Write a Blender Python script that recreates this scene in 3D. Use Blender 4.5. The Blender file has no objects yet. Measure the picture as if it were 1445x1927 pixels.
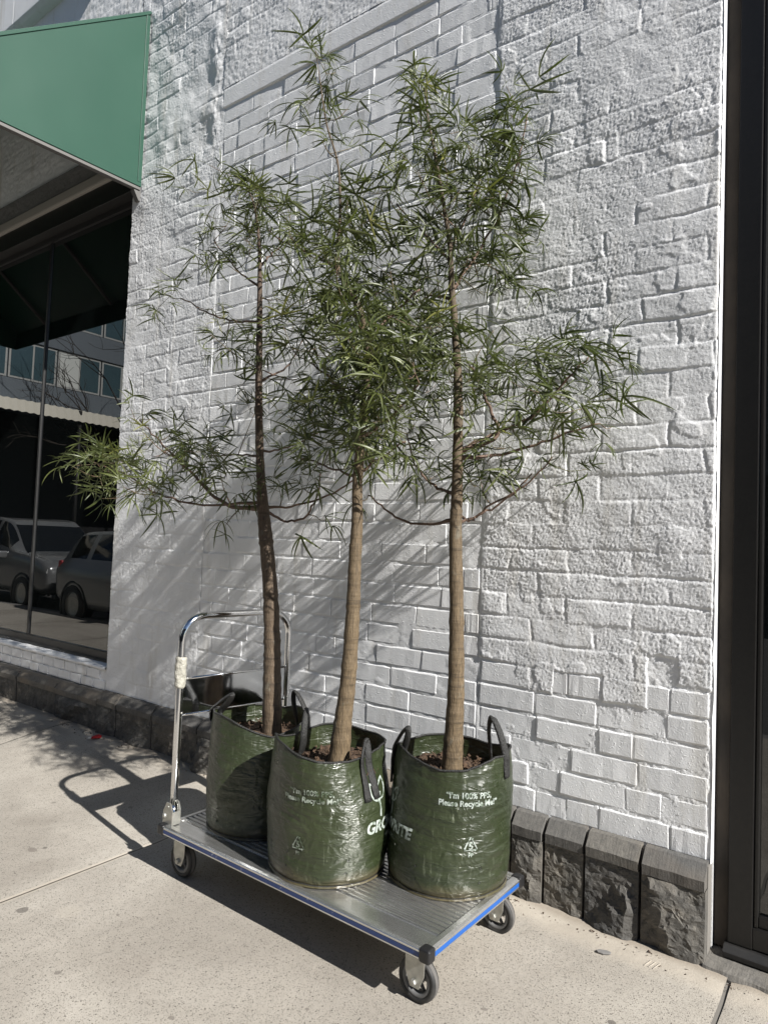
import bpy, bmesh, math, random
import numpy as np
from mathutils import Vector, Matrix

R = math.radians
rng = np.random.default_rng(11)
random.seed(7)
scene = bpy.context.scene
COL = scene.collection

# ------------------------------------------------------------------ camera
CAM = np.array([0.0, -2.591, 1.36])
FPX, CX, CY = 1281.39, 722.5, 963.5
A_R = np.array([0.8036, 0.5938, 0.0387])
A_F = np.array([-0.5947, 0.8026, 0.0458])
A_F /= np.linalg.norm(A_F)
A_R -= A_F * (A_R @ A_F); A_R /= np.linalg.norm(A_R)
A_U = np.cross(A_R, A_F)
cam = bpy.data.cameras.new('camera')
cam.sensor_fit = 'HORIZONTAL'; cam.sensor_width = 36.0
cam.lens = FPX / 1445.0 * 36.0
cam.clip_start = 0.05; cam.clip_end = 1000
cam_o = bpy.data.objects.new('camera', cam)
COL.objects.link(cam_o)
cam_o.matrix_world = Matrix(((A_R[0], A_U[0], -A_F[0], CAM[0]), (A_R[1], A_U[1], -A_F[1], CAM[1]),
                             (A_R[2], A_U[2], -A_F[2], CAM[2]), (0, 0, 0, 1)))
scene.camera = cam_o

# ------------------------------------------------------------------ sky, sun, exposure
SUN_EL, SUN_OFF = R(37.6), R(9.4)
world = bpy.data.worlds.new('World'); scene.world = world; world.use_nodes = True
wn = world.node_tree
sky = wn.nodes.new('ShaderNodeTexSky'); sky.sky_type = 'NISHITA'; sky.sun_disc = False
sky.air_density = 0.75; sky.dust_density = 0.15
sky.sun_elevation = SUN_EL; sky.sun_rotation = R(90) + SUN_OFF
wn.links.new(sky.outputs[0], wn.nodes['Background'].inputs[0])
wn.nodes['Background'].inputs[1].default_value = 0.05
sun = bpy.data.lights.new('sun', 'SUN'); sun.energy = 5.0; sun.angle = R(0.5); sun.color = (1.0, 0.97, 0.925)
sun_o = bpy.data.objects.new('sun', sun); COL.objects.link(sun_o)
SUN = Vector((math.cos(SUN_OFF) * math.cos(SUN_EL), -math.sin(SUN_OFF) * math.cos(SUN_EL), math.sin(SUN_EL)))
sun_o.rotation_euler = (-SUN).to_track_quat('-Z', 'Y').to_euler()
sun_o.location = SUN * 20
scene.view_settings.view_transform = 'Standard'
scene.view_settings.look = 'None'
scene.view_settings.gamma = 1.0
scene.view_settings.exposure = 0.95
scene.render.engine = 'CYCLES'
scene.cycles.max_bounces = 8
scene.cycles.use_denoising = True


# ------------------------------------------------------------------ helpers
def at_y(px, py, Y):
    d = A_F + (px - CX) / FPX * A_R - (py - CY) / FPX * A_U
    return CAM + d * ((Y - CAM[1]) / d[1])


def hash2(i, j, seed):
    n = (i.astype(np.int64) * 374761393 + j.astype(np.int64) * 668265263 + seed * 974634777) & 0x7fffffff
    n = (n ^ (n >> 13)) * 1274126177 & 0x7fffffff
    n = n ^ (n >> 16)
    return (n & 0xffffff) / float(0xffffff)


def vnoise(u, v, seed=0, wrap=None):
    i = np.floor(u); j = np.floor(v)
    fu = u - i; fv = v - j
    fu = fu * fu * (3 - 2 * fu); fv = fv * fv * (3 - 2 * fv)
    i = i.astype(np.int64); j = j.astype(np.int64)
    i1 = i + 1
    if wrap:
        i = i % wrap; i1 = i1 % wrap
    a = hash2(i, j, seed); b = hash2(i1, j, seed); c = hash2(i, j + 1, seed); d = hash2(i1, j + 1, seed)
    return (a * (1 - fu) + b * fu) * (1 - fv) + (c * (1 - fu) + d * fu) * fv - 0.5


def fbm(u, v, seed=0, octaves=4):
    s = 0; a = 1.0
    for k in range(octaves):
        s = s + a * vnoise(u * 2 ** k + 17.3 * k, v * 2 ** k + 5.1 * k, seed + k)
        a *= 0.5
    return s


def sstep(x, a, b):
    t = np.clip((x - a) / (b - a), 0, 1)
    return t * t * (3 - 2 * t)


def tag(o, label=None, cat=None, group=None, kind=None):
    if label: o['label'] = label
    if cat: o['category'] = cat
    if group: o['group'] = group
    if kind: o['kind'] = kind
    return o


def empty(name, loc=(0, 0, 0), rz=0.0, parent=None):
    o = bpy.data.objects.new(name, None); COL.objects.link(o)
    o.location = loc; o.rotation_euler = (0, 0, rz); o.empty_display_size = 0.1
    if parent: o.parent = parent
    return o


def link(name, me, mat=None, parent=None):
    if mat is not None and not me.materials: me.materials.append(mat)
    o = bpy.data.objects.new(name, me); COL.objects.link(o)
    if parent: o.parent = parent
    return o


def mesh_np(name, verts, faces, smooth=True):
    """fast mesh from an (n,3) array and an (m,3|4) int array"""
    verts = np.asarray(verts, np.float32); faces = np.asarray(faces, np.int32)
    me = bpy.data.meshes.new(name)
    k = faces.shape[1]; m = len(faces)
    me.vertices.add(len(verts)); me.vertices.foreach_set('co', verts.ravel())
    me.loops.add(m * k); me.loops.foreach_set('vertex_index', faces.ravel())
    me.polygons.add(m)
    me.polygons.foreach_set('loop_start', np.arange(0, m * k, k, dtype=np.int32))
    me.polygons.foreach_set('use_smooth', np.full(m, smooth))
    me.update(calc_edges=True); me.validate()
    return me


def grid_faces(nu, nv, wrap_u=False, flip=False):
    """verts laid out index = j*nu + i ; i along u"""
    iu = np.arange(nu if wrap_u else nu - 1); jv = np.arange(nv - 1)
    I, J = np.meshgrid(iu, jv)
    I = I.ravel(); J = J.ravel(); I1 = (I + 1) % nu
    f = np.stack([J * nu + I, J * nu + I1, (J + 1) * nu + I1, (J + 1) * nu + I], 1)
    return f[:, ::-1] if flip else f


class MB:
    """collects simple shapes, builds them as one mesh"""
    def __init__(s): s.v = []; s.f = []; s.sm = []

    def add(s, vs, fs, smooth=False):
        b = len(s.v); s.v += [tuple(map(float, p)) for p in vs]
        s.f += [tuple(int(b + i) for i in f) for f in fs]; s.sm += [smooth] * len(fs)
        return s

    def box(s, x0, x1, y0, y1, z0, z1):
        return s.add([(x0, y0, z0), (x1, y0, z0), (x1, y1, z0), (x0, y1, z0), (x0, y0, z1), (x1, y0, z1), (x1, y1, z1), (x0, y1, z1)],
                     [(0, 3, 2, 1), (4, 5, 6, 7), (0, 1, 5, 4), (1, 2, 6, 5), (2, 3, 7, 6), (3, 0, 4, 7)])

    def prism(s, poly, axis, a, b, smooth=False):
        """extrude 2D polygon along axis: axis 'x' poly=(y,z); 'y' poly=(x,z); 'z' poly=(x,y)"""
        def p3(p, t):
            return {'x': (t, p[0], p[1]), 'y': (p[0], t, p[1]), 'z': (p[0], p[1], t)}[axis]
        n = len(poly)
        vs = [p3(p, a) for p in poly] + [p3(p, b) for p in poly]
        fs = [tuple(range(n))[::-1], tuple(range(n, 2 * n))] + [(i, (i + 1) % n, n + (i + 1) % n, n + i) for i in range(n)]
        return s.add(vs, fs, smooth)

    def tube(s, pts, rad, seg=10, caps=True, flat=1.0, up=None):
        pts = [np.array(p, float) for p in pts]; n = len(pts)
        if not hasattr(rad, '__len__'): rad = [rad] * n
        vs = []; prev = None
        for i, p in enumerate(pts):
            t = pts[min(i + 1, n - 1)] - pts[max(i - 1, 0)]
            t /= (np.linalg.norm(t) + 1e-9)
            if prev is None:
                a = np.array(up if up is not None else ((0, 0, 1) if abs(t[2]) < 0.9 else (1, 0, 0)), float)
            else: a = prev
            a = a - t * (a @ t); a /= (np.linalg.norm(a) + 1e-9); prev = a
            b = np.cross(t, a)
            for k in range(seg):
                c = 2 * math.pi * k / seg
                vs.append(p + rad[i] * (math.cos(c) * a * flat + math.sin(c) * b))
        fs = [(i * seg + k, i * seg + (k + 1) % seg, (i + 1) * seg + (k + 1) % seg, (i + 1) * seg + k)
              for i in range(n - 1) for k in range(seg)]
        if caps:
            fs += [tuple(range(seg))[::-1], tuple((n - 1) * seg + k for k in range(seg))]
        return s.add(vs, fs, True)

    def lathe(s, prof, c=(0, 0, 0), axis='z', seg=32, smooth=True):
        vs = []
        for (r_, h_) in prof:
            for k in range(seg):
                a = 2 * math.pi * k / seg; u, v = r_ * math.cos(a), r_ * math.sin(a)
                p = {'z': (u, v, h_), 'y': (u, h_, v), 'x': (h_, u, v)}[axis]
                vs.append((c[0] + p[0], c[1] + p[1], c[2] + p[2]))
        n = len(prof)
        fs = [(i * seg + k, i * seg + (k + 1) % seg, (i + 1) * seg + (k + 1) % seg, (i + 1) * seg + k) for i in range(n - 1) for k in range(seg)]
        return s.add(vs, fs, smooth)

    def mesh(s, name, bevel=0.0, segs=2, fix=True):
        me = bpy.data.meshes.new(name); me.from_pydata(s.v, [], s.f)
        me.polygons.foreach_set('use_smooth', s.sm)
        if fix or bevel:
            bm = bmesh.new(); bm.from_mesh(me)
            bmesh.ops.recalc_face_normals(bm, faces=bm.faces)
            if bevel:
                es = [e for e in bm.edges if len(e.link_faces) == 2 and e.calc_face_angle(0) > 0.6]
                bmesh.ops.bevel(bm, geom=es, offset=bevel, segments=segs, affect='EDGES', profile=0.6, clamp_overlap=True)
            bm.to_mesh(me); bm.free()
        me.update(); return me

    def build(s, name, mat, parent=None, bevel=0.0, segs=2):
        return link(name, s.mesh(name, bevel, segs), mat, parent)


def spline(pts, n):
    """Catmull-Rom through pts, n samples per span"""
    P = [np.array(p, float) for p in pts]
    P = [2 * P[0] - P[1]] + P + [2 * P[-1] - P[-2]]
    out = []
    for i in range(1, len(P) - 2):
        for k in range(n):
            t = k / n
            a, b, c, d = P[i - 1], P[i], P[i + 1], P[i + 2]
            out.append(0.5 * ((2 * b) + (c - a) * t + (2 * a - 5 * b + 4 * c - d) * t * t + (3 * b - a - 3 * c + d) * t ** 3))
    out.append(P[-2]); return out


# ------------------------------------------------------------------ materials
class NT:
    def __init__(s, name):
        s.m = bpy.data.materials.new(name); s.m.use_nodes = True
        s.t = s.m.node_tree; s.b = s.t.nodes['Principled BSDF']

    def n(s, typ, **kw):
        nd = s.t.nodes.new('ShaderNode' + typ)
        for k, v in kw.items():
            if k in nd.inputs: s.put(nd.inputs[k], v)
            else: setattr(nd, k, v)
        return nd

    def put(s, sock, v):
        if isinstance(v, bpy.types.NodeSocket): s.t.links.new(v, sock)
        else:
            if hasattr(sock.default_value, '__len__') and len(sock.default_value) == 4 and len(v) == 3: v = (*v, 1)
            sock.default_value = v

    def set(s, **kw):
        for k, v in kw.items(): s.put(s.b.inputs[k.replace('_', ' ')], v)

    def pos(s, scale=(1, 1, 1), obj=False):
        src = s.n('TexCoord').outputs['Object'] if obj else s.n('NewGeometry').outputs['Position']
        mp = s.n('Mapping'); s.put(mp.inputs['Vector'], src); mp.inputs['Scale'].default_value = scale
        return mp.outputs[0]

    def noise(s, scale, detail=3, rough=0.5, vec=None, dist=0.0):
        nd = s.n('TexNoise', Scale=scale, Detail=detail, Roughness=rough, Distortion=dist)
        s.put(nd.inputs['Vector'], vec if vec is not None else s.pos())
        return nd.outputs['Fac']

    def ramp(s, fac, stops, interp='LINEAR'):
        nd = s.n('ValToRGB'); s.put(nd.inputs[0], fac); nd.color_ramp.interpolation = interp
        el = nd.color_ramp.elements
        while len(el) < len(stops): el.new(0.5)
        for e, (p, c) in zip(el, stops):
            e.position = p; e.color = (c, c, c, 1) if not hasattr(c, '__len__') else (*c, 1)
        return nd.outputs[0]

    def mix(s, fac, a, b, blend='MIX'):
        nd = s.n('Mix', data_type='RGBA', blend_type=blend)
        s.put(nd.inputs[0], fac); s.put(nd.inputs[6], a); s.put(nd.inputs[7], b)
        return nd.outputs[2]

    def math(s, op, a, b=0.0, c=None):
        nd = s.n('Math', operation=op); s.put(nd.inputs[0], a); s.put(nd.inputs[1], b)
        if c is not None: s.put(nd.inputs[2], c)
        return nd.outputs[0]

    def bump(s, h, dist=0.001, strength=1.0, normal=None):
        nd = s.n('Bump', Strength=strength, Distance=dist); s.put(nd.inputs['Height'], h)
        if normal is not None: s.put(nd.inputs['Normal'], normal)
        return nd.outputs[0]


M = {}


def plain(name, col, rough=0.5, metal=0.0, **kw):
    t = NT(name); t.set(Base_Color=col, Roughness=rough, Metallic=metal, **kw); M[name] = t.m
    return t


# white painted brick: bricks / mortar
def white_paint(name, amp, grain_scale, col=(0.825, 0.83, 0.835), lump=0.8):
    t = NT(name)
    dirt = t.ramp(t.noise(2.3, 4, 0.6), [(0.35, (0.93, 0.93, 0.93)), (0.6, (1, 1, 1))])
    stain = t.ramp(t.noise(1.0, 5, 0.65, t.pos((9, 9, 1.2))), [(0.30, (0.86, 0.84, 0.80)), (0.46, (1, 1, 1))])
    c = t.mix(1.0, t.mix(1.0, col, dirt, 'MULTIPLY'), stain, 'MULTIPLY')
    h1 = t.noise(grain_scale, 3, 0.6); h2 = t.noise(38, 4, 0.6)
    h3 = t.ramp(t.noise(95, 2, 0.5), [(0.62, 0.0), (0.74, 1.0)])
    h = t.math('ADD', t.math('ADD', t.math('MULTIPLY', h1, 1.0), t.math('MULTIPLY', h2, 0.9)), t.math('MULTIPLY', h3, lump))
    t.set(Base_Color=c, Roughness=0.62, Normal=t.bump(h, amp))
    M[name] = t.m


white_paint('white_brick', 0.0009, 190)
white_paint('white_coat', 0.0011, 240, (0.825, 0.83, 0.835), 0.0)

# bluestone
t = NT('bluestone')
c = t.ramp(t.noise(14, 5, 0.65), [(0.28, (0.046, 0.046, 0.045)), (0.55, (0.098, 0.095, 0.088)), (0.78, (0.20, 0.185, 0.162))])
c = t.mix(t.ramp(t.noise(3.5, 3), [(0.5, 0.0), (0.68, 0.4)]), c, (0.13, 0.115, 0.095))
c = t.mix(1.0, c, t.ramp(t.n('ObjectInfo').outputs['Random'], [(0.0, (0.75, 0.76, 0.78)), (1.0, (1.25, 1.2, 1.12))]), 'MULTIPLY')
t.set(Base_Color=c, Roughness=0.85, Normal=t.bump(t.noise(120, 5, 0.7), 0.004)); M['bluestone'] = t.m
t = NT('bluestone_cap')
c = t.ramp(t.noise(60, 5, 0.7), [(0.3, (0.105, 0.102, 0.096)), (0.7, (0.18, 0.172, 0.158))])
c = t.mix(t.ramp(t.noise(4, 3), [(0.48, 0.0), (0.7, 0.6)]), c, (0.23, 0.19, 0.145))
c = t.mix(1.0, c, t.ramp(t.n('ObjectInfo').outputs['Random'], [(0.0, (0.62, 0.63, 0.65)), (1.0, (1.05, 1.0, 0.92))]), 'MULTIPLY')
c = t.mix(t.ramp(t.noise(28, 4, 0.7), [(0.55, 0.0), (0.72, 0.5)]), c, (0.05, 0.05, 0.05))
hatch = t.noise(150, 2, 0.5, t.pos((1, 0.15, 0.12)))
t.set(Base_Color=c, Roughness=0.85, Normal=t.bump(t.math('ADD', t.noise(220, 3), hatch), 0.0012)); M['bluestone_cap'] = t.m
plain('mortar_dark', (0.16, 0.15, 0.135), 0.9)

# concrete pavement with dark aggregate specks
t = NT('concrete')
P0 = t.pos()
sep = t.n('SeparateXYZ'); t.put(sep.inputs[0], P0)
base = t.ramp(t.noise(1.7, 5, 0.6), [(0.3, (0.302, 0.283, 0.250)), (0.7, (0.382, 0.359, 0.318))])
base = t.mix(t.ramp(t.noise(30, 4, 0.7), [(0.3, 0.0), (0.75, 0.35)]), base, (0.32, 0.292, 0.25))
def specks(scale, thr, dens):
    vo = t.n('TexVoronoi', Scale=scale, Randomness=1.0); t.put(vo.inputs['Vector'], t.pos())
    near = t.math('LESS_THAN', vo.outputs['Distance'], thr)
    sc_ = t.n('SeparateColor'); t.put(sc_.inputs[0], vo.outputs['Color'])
    pick = t.math('LESS_THAN', sc_.outputs[0], dens)
    return t.math('MULTIPLY', near, pick)
s1 = specks(190, 0.36, 0.40); s2 = specks(330, 0.36, 0.40); s3 = specks(120, 0.30, 0.13)
speck = t.math('MAXIMUM', t.math('MULTIPLY', s1, 0.62), t.math('MULTIPLY', s2, 0.45))
speck = t.math('MAXIMUM', speck, t.math('MULTIPLY', s3, 0.9))
# smooth cement strips: beside the wall and on the tooled joint
wob = t.math('MULTIPLY', t.math('SUBTRACT', t.noise(5, 3), 0.5), 0.13)
near_wall = t.ramp(t.math('ADD', sep.outputs[1], wob), [(0.0, 0), (1.0, 1)])
mr = t.n('MapRange'); t.put(mr.inputs[0], t.math('ADD', sep.outputs[1], wob)); mr.inputs[1].default_value = -0.24; mr.inputs[2].default_value = -0.17
jx = t.math('ABSOLUTE', t.math('ADD', sep.outputs[0], 2.595))
jm = t.n('MapRange'); t.put(jm.inputs[0], jx); jm.inputs[1].default_value = 0.018; jm.inputs[2].default_value = 0.012
smooth = t.math('MAXIMUM', mr.outputs[0], jm.outputs[0])
keep = t.math('SUBTRACT', 1.0, t.math('MULTIPLY', smooth, 0.88))
speck = t.math('MULTIPLY', speck, keep)
c = t.mix(t.math('MULTIPLY', smooth, 0.55), base, t.mix(t.noise(9, 4), (0.385, 0.345, 0.288), (0.465, 0.42, 0.352)))
c = t.mix(speck, c, (0.075, 0.065, 0.055))
# spilt stains and gum, each where it lies
def stain(x, y, r, amt, cc, stretch=1.0):
    global c
    dx = t.math('MULTIPLY', t.math('ADD', sep.outputs[0], -x), stretch)
    dy = t.math('ADD', sep.outputs[1], -y)
    d = t.math('SQRT', t.math('ADD', t.math('MULTIPLY', dx, dx), t.math('MULTIPLY', dy, dy)))
    d = t.math('ADD', d, t.math('MULTIPLY', t.math('SUBTRACT', t.noise(45, 2), 0.5), r * 0.9))
    m_ = t.n('MapRange'); t.put(m_.inputs[0], d); m_.inputs[1].default_value = r; m_.inputs[2].default_value = r * 0.8
    c = t.mix(t.math('MULTIPLY', m_.outputs[0], amt), c, cc)
stain(-2.482, -1.319, 0.022, 0.75, (0.10, 0.09, 0.08)); stain(-2.917, -1.07, 0.018, 0.6, (0.14, 0.12, 0.105), 0.6)
stain(-2.896, -1.025, 0.011, 0.75, (0.10, 0.09, 0.08)); stain(-0.637, -0.531, 0.012, 0.8, (0.09, 0.08, 0.07))
stain(-2.35, -1.22, 0.05, 0.18, (0.5, 0.46, 0.39)); stain(-2.75, -1.12, 0.06, 0.2, (0.24, 0.215, 0.185))
stain(-3.2, -0.9, 0.10, 0.14, (0.22, 0.2, 0.17)); stain(-1.9, -1.25, 0.07, 0.12, (0.25, 0.22, 0.19))
for (sx_, sy_, sr_, sa_) in ((-2.05, -1.42, .010, .6), (-2.62, -0.98, .008, .55), (-3.35, -0.75, .012, .5), (-1.62, -1.32, .009, .6), (-0.95, -0.72, .008, .6),
                             (-2.2, -1.12, .006, .6), (-3.0, -0.55, .010, .5), (-0.82, -0.42, .006, .5), (-1.35, -1.05, .006, .6), (-2.8, -1.35, .007, .6)):
    stain(sx_, sy_, sr_, sa_, (0.13, 0.115, 0.10), 0.8)
patch = t.ramp(t.noise(0.9, 4, 0.6, None, 0.6), [(0.38, (0.80, 0.78, 0.76)), (0.62, (1.06, 1.05, 1.04))])
c = t.mix(1.0, c, patch, 'MULTIPLY')
# grime line along the plinth
gr = t.n('MapRange'); t.put(gr.inputs[0], t.math('ADD', sep.outputs[1], t.math('MULTIPLY', wob, 0.35))); gr.inputs[1].default_value = -0.125; gr.inputs[2].default_value = -0.085
c = t.mix(t.math('MULTIPLY', gr.outputs[0], 0.5), c, (0.17, 0.135, 0.10))
hb = t.math('ADD', t.math('MULTIPLY', t.noise(160, 4, 0.65), 1.0), t.math('MULTIPLY', speck, -0.5))
hb = t.math('ADD', hb, t.math('MULTIPLY', t.noise(14, 3), 2.5))
t.set(Base_Color=c, Roughness=0.82, Normal=t.bump(hb, 0.0016)); M['concrete'] = t.m
t = NT('asphalt')
t.set(Base_Color=t.ramp(t.noise(60, 4, 0.7), [(0.3, (0.035, 0.035, 0.036)), (0.7, (0.075, 0.073, 0.07))]), Roughness=0.9, Normal=t.bump(t.noise(200, 3), 0.003)); M['asphalt'] = t.m
plain('kerb_stone', (0.16, 0.155, 0.15), 0.85)

# bark, leaves, twigs, soil
def bark(name, lo, hi, top):
    t = NT(name)
    v = t.pos((1, 1, 0.16))
    f = t.noise(170, 4, 0.7, v)
    c = t.ramp(f, [(0.33, lo), (0.62, hi)])
    c = t.mix(t.ramp(t.noise(9, 4, 0.6), [(0.35, 0.0), (0.75, 0.55)]), c, tuple(x * 0.62 for x in hi))
    sp = t.n('SeparateXYZ'); t.put(sp.inputs[0], t.pos())
    mrr = t.n('MapRange'); t.put(mrr.inputs[0], t.math('ADD', sp.outputs[2], t.math('MULTIPLY', t.noise(4, 3), 0.5))); mrr.inputs[1].default_value = 1.1; mrr.inputs[2].default_value = 2.7
    c = t.mix(mrr.outputs[0], c, top)
    rings = t.noise(1.0, 2, 0.5, t.pos((6, 6, 55)))
    c = t.mix(t.ramp(rings, [(0.60, 0.0), (0.66, 0.45)]), c, tuple(x * 0.55 for x in lo))
    c = t.mix(t.ramp(t.noise(26, 2, 0.5, t.pos((1, 1, 0.6))), [(0.64, 0.0), (0.72, 0.6)]), c, (0.15, 0.135, 0.10))
    c = t.mix(t.ramp(t.noise(17, 3, 0.6, t.pos((1, 1, 0.5)), 1.0), [(0.66, 0.0), (0.72, 0.55)]), c, tuple(x * 0.45 for x in lo))
    h = t.math('ADD', t.math('MULTIPLY', f, 1.0), t.math('MULTIPLY', rings, 0.9))
    t.set(Base_Color=c, Roughness=0.75, Normal=t.bump(h, 0.0035)); M[name] = t.m
bark('bark_grey', (0.045, 0.031, 0.020), (0.135, 0.096, 0.060), (0.07, 0.046, 0.03))
bark('bark_tan', (0.055, 0.038, 0.021), (0.165, 0.118, 0.066), (0.075, 0.053, 0.03))
t = NT('twig'); t.set(Base_Color=t.ramp(t.noise(6, 3), [(0.35, (0.075, 0.085, 0.03)), (0.65, (0.15, 0.085, 0.055))]), Roughness=0.6); M['twig'] = t.m
t = NT('branch_bark'); t.set(Base_Color=t.ramp(t.noise(20, 4, 0.6), [(0.3, (0.075, 0.045, 0.03)), (0.7, (0.15, 0.095, 0.065))]), Roughness=0.7, Normal=t.bump(t.noise(150, 3), 0.002)); M['branch_bark'] = t.m

def leaf_mat(name, a, b, rough=0.42):
    t = NT(name)
    oi = t.n('ObjectInfo').outputs['Random']
    c = t.mix(oi, a, b)
    c = t.mix(t.ramp(t.noise(22, 2), [(0.4, 0.0), (0.7, 0.5)]), c, tuple(x * 1.35 for x in b))
    t.set(Base_Color=c, Roughness=rough, Specular_IOR_Level=0.5)
    tr = t.n('BsdfTranslucent'); t.put(tr.inputs[0], t.mix(0.5, c, (0.16, 0.22, 0.03)))
    ms = t.n('MixShader'); ms.inputs[0].default_value = 0.22
    t.t.links.new(t.b.outputs[0], ms.inputs[1]); t.t.links.new(tr.outputs[0], ms.inputs[2])
    t.t.links.new(ms.outputs[0], t.t.nodes['Material Output'].inputs['Surface']); M[name] = t.m
leaf_mat('leaf_green', (0.034, 0.047, 0.015), (0.085, 0.098, 0.030))
leaf_mat('leaf_young', (0.10, 0.13, 0.030), (0.16, 0.16, 0.045))
t = NT('soil')
t.set(Base_Color=t.ramp(t.noise(75, 5, 0.75), [(0.3, (0.018, 0.011, 0.007)), (0.55, (0.075, 0.044, 0.025)), (0.75, (0.20, 0.125, 0.072))]), Roughness=0.95, Normal=t.bump(t.noise(95, 4, 0.7), 0.012)); M['soil'] = t.m

# woven green bag plastic
t = NT('bag_green')
pv = t.pos((1, 1, 1), obj=True)
sp = t.n('SeparateXYZ'); t.put(sp.inputs[0], pv)
scuff = t.ramp(t.noise(9, 5, 0.7), [(0.56, 0.0), (0.8, 0.55)])
c = t.ramp(t.noise(3.5, 4, 0.6), [(0.3, (0.018, 0.026, 0.0105)), (0.7, (0.029, 0.037, 0.0150))])
c = t.mix(scuff, c, (0.065, 0.075, 0.042))
scr = t.ramp(t.noise(1.0, 3, 0.6, t.pos((60, 60, 6), obj=True), 2.2), [(0.64, 0.0), (0.68, 0.35)])
c = t.mix(scr, c, (0.17, 0.19, 0.13))
low = t.n('MapRange'); t.put(low.inputs[0], t.math('ADD', sp.outputs[2], t.math('MULTIPLY', t.math('SUBTRACT', t.noise(7, 4), 0.5), 0.10))); low.inputs[1].default_value = 0.05; low.inputs[2].default_value = 0.0
c = t.mix(t.math('MULTIPLY', low.outputs[0], 0.45), c, (0.15, 0.11, 0.06))
wz = t.math('MULTIPLY', t.math('SINE', t.math('MULTIPLY', sp.outputs[2], 1900.0)), 0.05)
cre = t.noise(1.0, 2, 0.5, t.pos((7, 7, 34), obj=True), 0.8)
cre2 = t.noise(1.0, 1, 0.5, t.pos((16, 16, 16), obj=True), 1.2)
rdg = lambda q: t.math('SUBTRACT', 1.0, t.math('POWER', t.math('ABSOLUTE', t.math('MULTIPLY_ADD', q, 4.0, -2.0)), 0.6))
cre3 = t.noise(1.0, 2, 0.5, t.pos((9, 9, 21), obj=True), 1.6)
h = t.math('ADD', t.math('ADD', t.math('MULTIPLY', rdg(cre), 0.14), t.math('MULTIPLY', cre2, 0.8)), t.math('ADD', t.math('MULTIPLY', wz, 0.4), t.math('MULTIPLY', rdg(cre3), 0.20)))
t.set(Base_Color=c, Roughness=t.ramp(t.noise(12, 3), [(0.3, 0.25), (0.7, 0.42)]), Specular_IOR_Level=0.65, Normal=t.bump(h, 0.0070)); M['bag_green'] = t.m
t = NT('strap_black')
t.set(Base_Color=(0.014, 0.014, 0.013), Roughness=0.5, Normal=t.bump(t.noise(260, 3, 0.7, t.pos((1, 1, 0.4))), 0.004)); M['strap_black'] = t.m
t = NT('bag_print')
t.set(Base_Color=t.ramp(t.noise(55, 4, 0.7), [(0.38, (0.10, 0.13, 0.09)), (0.54, (0.36, 0.40, 0.37))]), Roughness=0.5); M['bag_print'] = t.m
t = NT('bag_print_faint')
t.set(Base_Color=t.ramp(t.noise(40, 4, 0.75), [(0.42, (0.045, 0.065, 0.035)), (0.62, (0.30, 0.33, 0.29))]), Roughness=0.5); M['bag_print_faint'] = t.m

# trolley
t = NT('aluminium')
sc1 = t.noise(1.0, 4, 0.65, t.pos((4, 60, 60)))
c = t.ramp(sc1, [(0.3, (0.56, 0.56, 0.55)), (0.7, (0.74, 0.74, 0.725))])
dirt = t.ramp(t.noise(5, 5, 0.7), [(0.5, 0.0), (0.75, 0.4)])
c = t.mix(dirt, c, (0.24, 0.20, 0.15))
t.set(Base_Color=c, Metallic=0.9, Roughness=t.ramp(t.noise(8, 4), [(0.3, 0.14), (0.7, 0.28)]), Normal=t.bump(t.noise(1.0, 3, 0.6, t.pos((8, 300, 300))), 0.0004)); M['aluminium'] = t.m
t = NT('chrome'); t.set(Base_Color=(0.72, 0.72, 0.72), Metallic=1.0, Roughness=t.ramp(t.noise(30, 3), [(0.3, 0.05), (0.8, 0.16)])); M['chrome'] = t.m
t = NT('zinc'); t.set(Base_Color=t.ramp(t.noise(40, 4), [(0.3, (0.34, 0.34, 0.31)), (0.7, (0.48, 0.47, 0.43))]), Metallic=0.75, Roughness=0.42); M['zinc'] = t.m
t = NT('panel_steel'); t.set(Base_Color=(0.58, 0.585, 0.59), Metallic=1.0, Roughness=t.ramp(t.noise(14, 4, 0.6), [(0.3, 0.07), (0.8, 0.16)])); M['panel_steel'] = t.m
t = NT('blue_strip'); t.set(Base_Color=t.ramp(t.noise(50, 4, 0.7), [(0.26, (0.30, 0.33, 0.38)), (0.34, (0.010, 0.085, 0.33))]), Roughness=0.38); M['blue_strip'] = t.m
t = NT('navy_strip'); t.set(Base_Color=t.ramp(t.noise(50, 4, 0.7), [(0.30, (0.35, 0.37, 0.40)), (0.37, (0.018, 0.045, 0.16))]), Roughness=0.38); M['navy_strip'] = t.m
plain('black_plastic', (0.012, 0.012, 0.013), 0.42)
t = NT('tyre'); t.set(Base_Color=t.ramp(t.noise(25, 4), [(0.4, (0.014, 0.014, 0.014)), (0.75, (0.045, 0.043, 0.04))]), Roughness=0.65); M['tyre'] = t.m
plain('tread', (0.095, 0.09, 0.085), 0.8)
plain('rim_grey', (0.12, 0.12, 0.12), 0.5)
t = NT('bubble_wrap'); t.set(Base_Color=(0.40, 0.385, 0.33), Roughness=0.3, Alpha=0.86, Normal=t.bump(t.noise(90, 3, 0.6), 0.006)); M['bubble_wrap'] = t.m

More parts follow.
